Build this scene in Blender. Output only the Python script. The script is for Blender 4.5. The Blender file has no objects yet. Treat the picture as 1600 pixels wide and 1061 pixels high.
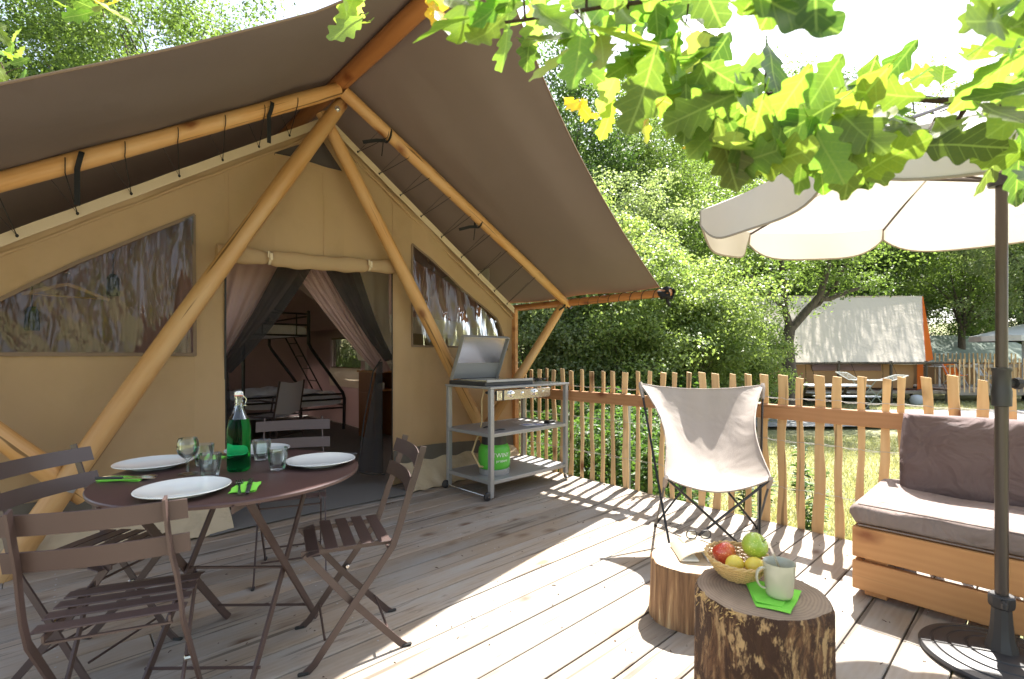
import bpy, math, random
import numpy as np
from mathutils import Vector, Matrix
R=math.radians
scene=bpy.context.scene
COL=scene.collection
# ------------------------------------------------------------------ camera, light, exposure
cam_d=bpy.data.cameras.new('camera'); cam=bpy.data.objects.new('camera',cam_d); COL.objects.link(cam)
cam.location=(0,0,1.2); cam.rotation_euler=(R(90),0,R(47.28-90+0.0))
cam.rotation_euler=(R(90),0,R(-42.72))
cam_d.sensor_width=36; cam_d.lens=36*773/1600; cam_d.shift_y=24.5/1600
cam_d.clip_start=.02; cam_d.clip_end=600
cam_d.dof.use_dof=True; cam_d.dof.focus_distance=3.2; cam_d.dof.aperture_fstop=4.2
scene.camera=cam
SUN=Vector((.68,.17,1)).normalized()
SUN_EL=math.asin(SUN.z); SUN_AZ=math.atan2(SUN.x,SUN.y)
w=bpy.data.worlds.new('World'); scene.world=w; w.use_nodes=True
nt=w.node_tree; sky=nt.nodes.new('ShaderNodeTexSky'); sky.sky_type='NISHITA'; sky.sun_disc=False
sky.sun_elevation=SUN_EL; sky.sun_rotation=SUN_AZ; sky.air_density=1.0; sky.dust_density=2.2; sky.ozone_density=1.0
bg=nt.nodes['Background']; bg.inputs[1].default_value=.115; hs_=nt.nodes.new('ShaderNodeHueSaturation'); hs_.inputs['Saturation'].default_value=.62; nt.links.new(sky.outputs[0],hs_.inputs['Color']); nt.links.new(hs_.outputs[0],bg.inputs[0])
sd=bpy.data.lights.new('sun','SUN'); sd.energy=5.0; sd.angle=R(.53); sd.color=(1,.95,.87)
so=bpy.data.objects.new('sun',sd); COL.objects.link(so); so.rotation_euler=(-SUN).to_track_quat('-Z','Y').to_euler()
scene.view_settings.view_transform='Standard'; scene.view_settings.look='None'
scene.view_settings.gamma=1; scene.view_settings.use_curve_mapping=False
scene.view_settings.exposure=2.0
scene.cycles.max_bounces=10; scene.cycles.diffuse_bounces=5; scene.cycles.transparent_max_bounces=16
scene.cycles.caustics_reflective=False; scene.cycles.caustics_refractive=False

# ------------------------------------------------------------------ materials
MATS={}
class NB:
    def __init__(s,name):
        s.m=bpy.data.materials.new(name); s.m.use_nodes=True; s.t=s.m.node_tree; s.n=s.t.nodes; s.l=s.t.links
        s.b=s.n['Principled BSDF']; s.out=s.n['Material Output']
    def new(s,t,**kw):
        n=s.n.new(t)
        for k,v in kw.items():
            if hasattr(n,k): setattr(n,k,v)
            else: n.inputs[k.replace('_',' ')].default_value=v
        return n
    def link(s,a,b): s.l.new(a,b)
    def coord(s,scale=(1,1,1),rnd=True,kind='Object'):
        tc=s.new('ShaderNodeTexCoord'); mp=s.new('ShaderNodeMapping'); mp.inputs['Scale'].default_value=scale
        s.link(tc.outputs[kind],mp.inputs['Vector'])
        if rnd:
            oi=s.new('ShaderNodeObjectInfo'); mu=s.new('ShaderNodeVectorMath',operation='SCALE'); cb=s.new('ShaderNodeCombineXYZ')
            s.link(oi.outputs['Random'],cb.inputs[0]); s.link(oi.outputs['Random'],cb.inputs[1]); s.link(oi.outputs['Random'],cb.inputs[2])
            s.link(cb.outputs[0],mu.inputs[0]); mu.inputs['Scale'].default_value=37.0
            ad=s.new('ShaderNodeVectorMath',operation='ADD'); s.link(mp.outputs[0],ad.inputs[0]); s.link(mu.outputs[0],ad.inputs[1])
            return ad.outputs[0]
        return mp.outputs[0]
    def noise(s,vec,scale,detail=4,rough=.55,dist=0):
        n=s.new('ShaderNodeTexNoise'); n.inputs['Scale'].default_value=scale; n.inputs['Detail'].default_value=detail
        n.inputs['Roughness'].default_value=rough; n.inputs['Distortion'].default_value=dist
        s.link(vec,n.inputs['Vector']); return n.outputs['Fac']
    def ramp(s,fac,stops):
        r=s.new('ShaderNodeValToRGB'); e=r.color_ramp.elements
        while len(e)<len(stops): e.new(.5)
        for i,(p,c) in enumerate(stops):
            e[i].position=p; e[i].color=(*c,1) if len(c)==3 else c
        s.link(fac,r.inputs[0]); return r.outputs[0]
    def mix(s,fac,a,b,mode='MIX'):
        n=s.new('ShaderNodeMix',data_type='RGBA',blend_type=mode)
        for sock,v in ((n.inputs[0],fac),(n.inputs[6],a),(n.inputs[7],b)):
            if hasattr(v,'links') or isinstance(v,bpy.types.NodeSocket): s.link(v,sock)
            elif isinstance(v,(int,float)): sock.default_value=v
            else: sock.default_value=(*v,1)
        return n.outputs[2]
    def math(s,op,a,b=0.0):
        n=s.new('ShaderNodeMath',operation=op)
        for i,v in enumerate((a,b)):
            if isinstance(v,(int,float)): n.inputs[i].default_value=v
            else: s.link(v,n.inputs[i])
        return n.outputs[0]
    def bump(s,h,strength=.3,dist=.01):
        b=s.new('ShaderNodeBump'); b.inputs['Strength'].default_value=strength; b.inputs['Distance'].default_value=dist
        s.link(h,b.inputs['Height']); s.link(b.outputs[0],s.b.inputs['Normal']); return b
    def col(s,c):
        if isinstance(c,bpy.types.NodeSocket): s.link(c,s.b.inputs['Base Color'])
        else: s.b.inputs['Base Color'].default_value=(*c,1)
    def set(s,**kw):
        for k,v in kw.items(): s.b.inputs[k.replace('_',' ')].default_value=v
        return s
def plain(name,c,rough=.6,metal=0,var=.12,scale=6,bump=.0,bscale=200,**kw):
    k=NB(name); v=k.coord(rnd=True); n=k.noise(v,scale)
    k.col(k.mix(n,[x*(1-var) for x in c],[min(1,x*(1+var)) for x in c])); k.set(Roughness=rough,Metallic=metal,**kw)
    if bump: k.bump(k.noise(v,bscale,2),bump,.002)
    MATS[name]=k.m; return k.m
def woodmat(name,light,dark,rough=.65,knot=None,grain=1.0,axis=0,bump=.25,weather=None,crack=.5,flecks=None):
    """grain runs along local axis 0 or 2"""
    k=NB(name); sc=[9,9,9]; sc[axis]=.55; v=k.coord(tuple(sc))
    n1=k.noise(v,1.3*grain,6,.6,1.2); fine=[60,60,60]; fine[axis]=2.0; v2=k.coord(tuple(fine)); n2=k.noise(v2,1.0,3,.6)
    s4=[3,3,3]; s4[axis]=.9; v4=k.coord(tuple(s4))
    wv=k.new('ShaderNodeTexWave',wave_type='RINGS'); wv.inputs['Scale'].default_value=4.2*grain; wv.inputs['Distortion'].default_value=5; wv.inputs['Detail'].default_value=2; wv.inputs['Detail Scale'].default_value=.8
    wv.rings_direction='X' if axis==0 else 'Z'
    k.link(v4,wv.inputs['Vector'])
    base=k.mix(n1,dark,light); c=k.mix(k.math('MULTIPLY',wv.outputs['Fac'],.4),base,dark)
    c=k.mix(k.math('MULTIPLY',n2,.35),c,dark)
    if weather is not None:
        s5=[3,3,3]; s5[axis]=1.1; v5=k.coord(tuple(s5)); n5=k.noise(v5,1.4,5,.65)
        c=k.mix(k.ramp(n5,[(.38,(0,0,0)),(.66,(1,1,1))]),c,weather)
    if knot is not None:
        s3=[3.4,3.4,3.4]; s3[axis]=1.9; v3=k.coord(tuple(s3)); vo=k.new('ShaderNodeTexVoronoi'); vo.inputs['Scale'].default_value=1.6; vo.inputs['Randomness'].default_value=1
        wob=k.new('ShaderNodeVectorMath',operation='ADD'); k.link(v3,wob.inputs[0]); nn=k.new('ShaderNodeTexNoise'); nn.inputs['Scale'].default_value=6; k.link(v3,nn.inputs['Vector'])
        sc_=k.new('ShaderNodeVectorMath',operation='SCALE'); sc_.inputs['Scale'].default_value=.09; k.link(nn.outputs['Color'],sc_.inputs[0]); k.link(sc_.outputs[0],wob.inputs[1]); k.link(wob.outputs[0],vo.inputs['Vector'])
        c=k.mix(k.ramp(vo.outputs['Distance'],[(.08,(1,1,1)),(.14,(.55,.55,.55)),(.25,(0,0,0))]),c,knot)
    if flecks:
        s7=[26,26,26]; s7[axis]=4.5; v7=k.coord(tuple(s7)); n7=k.noise(v7,1.0,4,.7,.6); s8=[4,4,4]; s8[axis]=1.5; n8=k.noise(k.coord(tuple(s8)),1.2,3,.6)
        fl_=k.math('MULTIPLY',k.ramp(n7,[(.56,(0,0,0)),(.64,(1,1,1))]),k.ramp(n8,[(.48,(.05,.05,.05)),(.62,(.75,.75,.75))])); c=k.mix(fl_,c,flecks)
        c=k.mix(k.ramp(k.noise(v4,.5,3,.6),[(.48,(0,0,0)),(.68,(.4,.4,.4))]),c,(.33,.23,.14))
    oi=k.new('ShaderNodeObjectInfo'); br=k.math('ADD',k.math('MULTIPLY',oi.outputs['Random'],.34),.83)
    hs=k.new('ShaderNodeHueSaturation'); k.link(br,hs.inputs['Value']); k.link(c,hs.inputs['Color'])
    if crack:
        s6=[34,34,34]; s6[axis]=.9; v6=k.coord(tuple(s6)); n6=k.noise(v6,1.0,2,.5,.3)
        cr=k.ramp(n6,[(.335,(1,1,1)),(.37,(0,0,0))])
        c2=k.mix(k.math('MULTIPLY',cr,crack),hs.outputs[0],[x*.3 for x in dark])
    else: c2=hs.outputs[0]
    k.col(c2); k.set(Roughness=rough); k.bump(k.math('ADD',n2,k.math('MULTIPLY',n1,.6)),bump,.004)
    MATS[name]=k.m; return k.m
def clothmat(name,c,var=.12,transl=0.0,rough=.85,weave=900,wr=.35,wscale=2.2,tcol=None,stain=None):
    k=NB(name); v=k.coord(); n=k.noise(v,1.2,4)
    cc=k.mix(n,[x*(1-var) for x in c],[x*(1+var) for x in c])
    if stain is not None:
        cc=k.mix(k.ramp(k.noise(v,2.3,5,.7),[(.5,(0,0,0)),(.75,(1,1,1))]),cc,stain)
    k.col(cc); k.set(Roughness=rough)
    k.b.inputs['Specular IOR Level'].default_value=.25
    wr1=k.noise(v,wscale,3,.5,.6); wv=k.noise(v,weave,1)
    h=k.math('ADD',k.math('MULTIPLY',wr1,wr*6),k.math('MULTIPLY',wv,.06)); k.bump(h,.5,.02)
    if transl>0:
        tr=k.new('ShaderNodeBsdfTranslucent'); t=tcol or c
        tr.inputs['Color'].default_value=(*t,1); mx=k.new('ShaderNodeMixShader'); mx.inputs[0].default_value=transl
        k.link(k.b.outputs[0],mx.inputs[1]); k.link(tr.outputs[0],mx.inputs[2]); k.link(mx.outputs[0],k.out.inputs[0])
    MATS[name]=k.m; return k.m
def meshmat(name,c,alpha=.5):
    k=NB(name); k.col(c); k.set(Roughness=.8); k.b.inputs['Specular IOR Level'].default_value=.1
    tp=k.new('ShaderNodeBsdfTransparent'); mx=k.new('ShaderNodeMixShader')
    v=k.coord(rnd=False); n=k.noise(v,5,2); f=k.math('ADD',k.math('MULTIPLY',n,.2),alpha-.1)
    k.link(f,mx.inputs[0]); k.link(tp.outputs[0],mx.inputs[1]); k.link(k.b.outputs[0],mx.inputs[2]); k.link(mx.outputs[0],k.out.inputs[0])
    MATS[name]=k.m; return k.m
def vinyl(name):
    k=NB(name); v=k.coord((1,1,1),rnd=False)
    gl=k.new('ShaderNodeBsdfGlossy'); gl.inputs['Roughness'].default_value=.04; gl.inputs['Color'].default_value=(.95,.97,1,1)
    tp=k.new('ShaderNodeBsdfTransparent'); tp.inputs['Color'].default_value=(.80,.78,.76,1)
    s=k.coord((5.0,1,1.0),rnd=False); n=k.noise(s,2.1,2,.45,.8); n2=k.noise(v,4,2)
    bm=k.new('ShaderNodeBump'); bm.inputs['Strength'].default_value=.4; bm.inputs['Distance'].default_value=.03
    k.link(k.math('ADD',n,k.math('MULTIPLY',n2,.6)),bm.inputs['Height']); k.link(bm.outputs[0],gl.inputs['Normal'])
    fr=k.new('ShaderNodeFresnel'); fr.inputs[0].default_value=1.5; k.link(bm.outputs[0],fr.inputs['Normal'])
    f=k.math('ADD',k.math('MULTIPLY',fr.outputs[0],.6),.0)
    mx=k.new('ShaderNodeMixShader'); k.link(f,mx.inputs[0]); k.link(tp.outputs[0],mx.inputs[1]); k.link(gl.outputs[0],mx.inputs[2]); k.link(mx.outputs[0],k.out.inputs[0])
    MATS[name]=k.m; return k.m
def glassmat(name,c=(1,1,1),rough=0.0,ior=1.45):
    k=NB(name); k.col(c); k.set(Roughness=rough,IOR=ior,Transmission_Weight=1.0)
    v=k.coord(rnd=True); k.bump(k.noise(v,30,2),.03,.002)
    MATS[name]=k.m; return k.m
def thinglass(name):
    k=NB(name); gl=k.new('ShaderNodeBsdfGlossy'); gl.inputs['Roughness'].default_value=.02; tp=k.new('ShaderNodeBsdfTransparent'); tp.inputs['Color'].default_value=(.93,.96,.95,1)
    lw=k.new('ShaderNodeLayerWeight'); lw.inputs['Blend'].default_value=.32; f=k.math('ADD',k.math('MULTIPLY',lw.outputs['Fresnel'],.75),.03)
    mx=k.new('ShaderNodeMixShader'); k.link(f,mx.inputs[0]); k.link(tp.outputs[0],mx.inputs[1]); k.link(gl.outputs[0],mx.inputs[2]); k.link(mx.outputs[0],k.out.inputs[0]); MATS[name]=k.m
def foliage(name,a,b,transl=.45,rough=.5,tboost=1.6,tint=(1.2,1.25,.62)):
    k=NB(name); at=k.new('ShaderNodeAttribute',attribute_name='tone')
    c=k.ramp(at.outputs['Fac'],[(0,a),(1,b)]); k.col(c); k.set(Roughness=rough)
    k.b.inputs['Specular IOR Level'].default_value=.35
    tr=k.new('ShaderNodeBsdfTranslucent'); tc=k.mix(1.0,c,[tboost*x for x in tint],'MULTIPLY'); k.link(tc,tr.inputs['Color'])
    mx=k.new('ShaderNodeMixShader'); mx.inputs[0].default_value=transl; k.link(k.b.outputs[0],mx.inputs[1]); k.link(tr.outputs[0],mx.inputs[2]); k.link(mx.outputs[0],k.out.inputs[0])
    MATS[name]=k.m; return k.m

woodmat('deck_wood',(.40,.345,.28),(.21,.16,.115),.75,knot=(.11,.065,.04),weather=(.30,.285,.265),bump=.35,grain=1.4,crack=.7,flecks=(.13,.10,.08))
woodmat('pole_wood',(.68,.385,.14),(.45,.215,.06),.5,knot=(.22,.08,.025),axis=2,bump=.4,grain=1.2,crack=.9,weather=(.56,.34,.15))
woodmat('ridge_wood',(.50,.23,.075),(.32,.12,.035),.38,knot=(.18,.05,.015),axis=2,bump=.12,grain=.7,crack=.6)
woodmat('picket_wood',(.80,.60,.34),(.60,.38,.18),.7,knot=(.2,.08,.03),axis=2,bump=.5,crack=.8)
woodmat('rail_wood',(.58,.32,.16),(.40,.19,.08),.55,knot=(.2,.06,.02),axis=0,bump=.15)
woodmat('larch_plank',(.62,.34,.14),(.46,.21,.075),.55,knot=(.24,.08,.025),axis=0,bump=.12,crack=.15)
woodmat('hanger_wood',(.6,.4,.2),(.45,.27,.11),.5,axis=0,bump=.05,crack=0)
woodmat('cabinet_wood',(.42,.17,.05),(.30,.10,.03),.5,axis=2,bump=.05,crack=0)
plain('brown_metal',(.068,.044,.040),.42,0,.08,5,bump=.06,bscale=350)
plain('table_paint',(.068,.036,.034),.38,0,.12,4,bump=.08,bscale=500)
plain('grey_metal',(.36,.36,.36),.42,.35,.06,4,bump=.05,bscale=300)
plain('steel',(.62,.60,.57),.24,1,.05,8,bump=.05,bscale=120)
plain('chrome',(.8,.8,.8),.12,1,.02)
plain('black_metal',(.018,.018,.02),.35,0,.1)
plain('black_plastic',(.03,.03,.033),.42,0,.1,8,bump=.12,bscale=300)
plain('white_ceramic',(.74,.77,.74),.16,0,.02,Coat_Weight=.5)
plain('mug_glaze',(.50,.48,.36),.2,0,.04,9,Coat_Weight=.5)
plain('gas_green',(.10,.50,.05),.4,0,.08,6,bump=.05,bscale=200)
plain('white_print',(.8,.82,.8),.5,0,.02)
plain('rubber',(.02,.02,.02),.75)
plain('hose_yellow',(.55,.42,.22),.5,0,.15)
plain('paper',(.80,.78,.72),.8,0,.03)
plain('paper_print',(.34,.36,.58),.6,0,.25,14)
plain('book_cover',(.40,.33,.24),.6,0,.1)
plain('napkin_green',(.24,.72,.07),.85,0,.06,30,bump=.35,bscale=260)
plain('cord_black',(.015,.013,.012),.7)
plain('wire_zinc',(.50,.50,.50),.4,.7,.1)
plain('post_grey',(.33,.34,.35),.5,.4,.08)
plain('parasol_pole',(.075,.06,.052),.35,.3,.08)
plain('straw',(.62,.42,.17),.7,0,.2,40,bump=.3,bscale=120)
plain('lemon',(.80,.62,.09),.42,0,.12,14,bump=.35,bscale=160,Subsurface_Weight=.1)
plain('white_wall',(.6,.6,.58),.8)
plain('red_cap',(.5,.05,.03),.5)
plain('far_table_grey',(.42,.45,.5),.6)
plain('tent_floor_grey',(.18,.175,.165),.8,0,.12,3,bump=.3,bscale=60)
clothmat('fly_canvas',(.25,.205,.178),.12,transl=.26,tcol=(.225,.175,.14),wr=.45,wscale=1.2)
clothmat('tan_canvas',(.67,.495,.295),.08,transl=.5,tcol=(.7,.52,.30),wr=.45,wscale=2.4,stain=(.56,.41,.235))
clothmat('pale_hem',(.62,.50,.34),.06,wr=.1)
clothmat('brown_trim',(.20,.14,.095),.06,wr=.1)
clothmat('mud_flap',(.13,.115,.095),.15,wr=.3)
clothmat('skirt_canvas',(.50,.41,.28),.15,wr=.6,wscale=4,stain=(.33,.27,.18))
clothmat('mauve_cloth',(.60,.43,.42),.06,transl=.4,tcol=(.55,.36,.35),wr=.25,wscale=2)
clothmat('side_canvas',(.50,.42,.33),.06,transl=.5,tcol=(.66,.58,.55),wr=.3)
clothmat('plum_cloth',(.34,.245,.26),.08,transl=.55,tcol=(.72,.63,.63),wr=.3,wscale=1.5)
clothmat('cream_cloth',(.74,.69,.60),.04,transl=.5,wr=.2)
clothmat('duvet_white',(.84,.85,.90),.04,wr=1.0,wscale=7)
clothmat('duvet_grey',(.20,.20,.23),.1,wr=1.0,wscale=6)
clothmat('sling_canvas',(.43,.38,.345),.05,transl=.18,wr=.5,wscale=3,weave=700)
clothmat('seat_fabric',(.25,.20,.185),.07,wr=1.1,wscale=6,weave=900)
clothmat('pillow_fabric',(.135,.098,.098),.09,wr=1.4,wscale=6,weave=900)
clothmat('parasol_cloth',(.80,.78,.76),.03,transl=.42,tcol=(.84,.80,.75),wr=.35,wscale=3)
clothmat('parasol_trim',(.35,.31,.25),.03)
clothmat('far_fly',(.52,.47,.40),.05,wr=.5)
clothmat('far_orange',(.85,.25,.04),.05,transl=.5,tcol=(.95,.30,.04))
clothmat('far_tan',(.34,.20,.10),.06)
clothmat('green_canvas',(.23,.27,.23),.05)
clothmat('silver_mesh',(.52,.52,.57),.08,wr=.3)
clothmat('strap_black',(.02,.02,.02),.05)
meshmat('mosquito_mesh',(.05,.045,.045),.62)
meshmat('vent_mesh',(.10,.085,.08),.82)
vinyl('window_vinyl')
thinglass('clear_glass')
glassmat('green_liquid',(.02,.60,.17),ior=1.18)
thinglass('lens_glass')
foliage('oak_foliage',(.06,.105,.03),(.17,.235,.075))
foliage('dark_foliage',(.025,.055,.018),(.085,.14,.045))
foliage('bright_foliage',(.10,.155,.05),(.25,.31,.13))
foliage('grey_foliage',(.11,.155,.08),(.27,.32,.19))
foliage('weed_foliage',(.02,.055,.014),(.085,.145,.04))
foliage('grass_blade',(.18,.20,.09),(.44,.42,.26),.3,tint=(1.1,1.1,.6))

def bark(name,a,b,scale=(14,14,2.2)):
    k=NB(name); v=k.coord(scale); n=k.noise(v,1.5,6,.7,.8); k.col(k.ramp(n,[(.3,a),(.7,b)])); k.set(Roughness=.9); k.bump(n,.9,.03); MATS[name]=k.m
bark('tree_bark',(.035,.028,.022),(.13,.105,.08)); bark('twig_bark',(.06,.035,.025),(.16,.10,.07),(40,40,40))
def stump_side(name,a,b,c):
    k=NB(name); v=k.coord((26,26,3.4)); n=k.noise(v,1.2,8,.72,.9); v2=k.coord((7,7,3.0)); n2=k.noise(v2,1.3,7,.75,1.8)
    c1=k.ramp(n,[(.34,a),(.50,b),(.62,c)]); c2=k.mix(k.ramp(n2,[(.44,(0,0,0)),(.52,(1,1,1))]),c1,[x*.75 for x in a])
    c3=k.mix(k.ramp(k.noise(v2,3.1,4,.7),[(.56,(0,0,0)),(.62,(1,1,1))]),c2,c)
    k.col(c3); k.set(Roughness=.75); k.bump(k.math('ADD',n,n2),.9,.02); MATS[name]=k.m
stump_side('stump_bark_dark',(.085,.035,.016),(.22,.105,.045),(.56,.36,.17))
k=NB('stump_bark_pale'); v=k.coord((22,22,1.6)); n=k.noise(v,1.2,5,.65,.5); k.col(k.ramp(n,[(.33,(.13,.065,.03)),(.47,(.28,.15,.07)),(.58,(.42,.25,.12)),(.66,(.68,.48,.26))])); k.set(Roughness=.7); k.bump(n,.8,.02); MATS['stump_bark_pale']=k.m
def stump_top(name,a,b):
    k=NB(name); v=k.coord((1,1,1)); tc=k.new('ShaderNodeTexCoord'); nv=k.noise(tc.outputs['Object'],5,3)
    wv=k.new('ShaderNodeTexWave',wave_type='RINGS'); wv.rings_direction='Z'; wv.inputs['Scale'].default_value=34; wv.inputs['Distortion'].default_value=3.2; wv.inputs['Detail'].default_value=2; wv.inputs['Detail Scale'].default_value=.6
    k.link(tc.outputs['Object'],wv.inputs['Vector']); c=k.mix(k.math('ADD',k.math('MULTIPLY',wv.outputs['Fac'],.26),k.math('MULTIPLY',k.noise(tc.outputs['Object'],18,5,.7),.6)),a,b)
    # saw marks and radial checks
    sx=k.new('ShaderNodeSeparateXYZ'); k.link(tc.outputs['Object'],sx.inputs[0]); an=k.math('ARCTAN2',sx.outputs[1],sx.outputs[0])
    cb=k.new('ShaderNodeCombineXYZ'); k.link(an,cb.inputs[0]); nr=k.noise(cb.outputs[0],9,4,.8)
    c=k.mix(k.ramp(nr,[(.33,(1,1,1)),(.36,(0,0,0))]),c,[x*.35 for x in a]); c=k.mix(k.ramp(nv,[(.4,(0,0,0)),(.7,(.6,.6,.6))]),c,[x*.75 for x in a])
    k.col(c); k.set(Roughness=.8); k.bump(k.math('ADD',k.math('MULTIPLY',wv.outputs['Fac'],.4),k.noise(tc.outputs['Object'],90,2)),.3,.003); MATS[name]=k.m
stump_top('stump_top_grey',(.20,.135,.09),(.46,.34,.24)); stump_top('stump_top_pale',(.52,.40,.28),(.66,.54,.40))
def applemat(name,a,b):
    k=NB(name); v=k.coord(); c=k.mix(k.ramp(k.noise(v,9,4,.6),[(.35,(0,0,0)),(.65,(1,1,1))]),a,b); c=k.mix(k.ramp(k.noise(v,260,1),[(.62,(0,0,0)),(.68,(.5,.5,.5))]),c,[min(1,x*2+.1) for x in b]); k.col(c); k.set(Roughness=.25,Coat_Weight=.3); MATS[name]=k.m
applemat('apple_green',(.30,.48,.04),(.45,.55,.09)); applemat('apple_red',(.60,.06,.03),(.72,.22,.06))
# oak leaf: colour from the object's own colour, veins from the leaf's own UV
k=NB('oak_leaf'); oi=k.new('ShaderNodeObjectInfo'); uv=k.new('ShaderNodeUVMap'); sp=k.new('ShaderNodeSeparateXYZ'); k.link(uv.outputs[0],sp.inputs[0])
av=k.math('ABSOLUTE',sp.outputs[1]); mid=k.math('LESS_THAN',av,.012)
fr=k.math('FRACT',k.math('MULTIPLY',k.math('SUBTRACT',sp.outputs[0],k.math('MULTIPLY',av,.9)),7)); side=k.math('LESS_THAN',k.math('ABSOLUTE',k.math('SUBTRACT',fr,.5)),.045)
vein=k.math('MAXIMUM',mid,k.math('MULTIPLY',side,.55)); v=k.coord()
c=k.mix(k.ramp(k.noise(v,30,4,.6),[(.35,(0,0,0)),(.7,(1,1,1))]),oi.outputs['Color'],k.mix(1.0,oi.outputs['Color'],(1.3,1.15,.9),'MULTIPLY'))
c=k.mix(k.math('MULTIPLY',vein,.5),c,(.30,.38,.12)); c=k.mix(k.ramp(k.noise(v,70,2),[(.72,(0,0,0)),(.76,(.8,.8,.8))]),c,(.14,.07,.02))
k.col(c); k.set(Roughness=.42); k.b.inputs['Specular IOR Level'].default_value=.4; k.bump(vein,.3,.002)
tr=k.new('ShaderNodeBsdfTranslucent'); k.link(k.mix(1.0,c,(1.95,2.2,1.05),'MULTIPLY'),tr.inputs[0]); mx=k.new('ShaderNodeMixShader'); mx.inputs[0].default_value=.5
k.link(k.b.outputs[0],mx.inputs[1]); k.link(tr.outputs[0],mx.inputs[2]); k.link(mx.outputs[0],k.out.inputs[0]); MATS['oak_leaf']=k.m
# ground and road
k=NB('meadow'); v=k.coord(rnd=False); c=k.mix(k.ramp(k.noise(v,.9,5,.65),[(.35,(0,0,0)),(.65,(1,1,1))]),(.17,.19,.07),(.42,.38,.22)); c=k.mix(k.math('MULTIPLY',k.noise(v,40,3,.7),.6),c,(.13,.15,.05))
k.col(c); k.set(Roughness=.95); k.bump(k.noise(v,25,4,.7),.8,.04); MATS['meadow']=k.m
k=NB('asphalt'); v=k.coord(rnd=False); k.col(k.mix(k.noise(v,150,3,.7),(.16,.165,.17),(.34,.34,.34))); k.set(Roughness=.9); k.bump(k.noise(v,120,3),.5,.01); MATS['asphalt']=k.m

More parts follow.
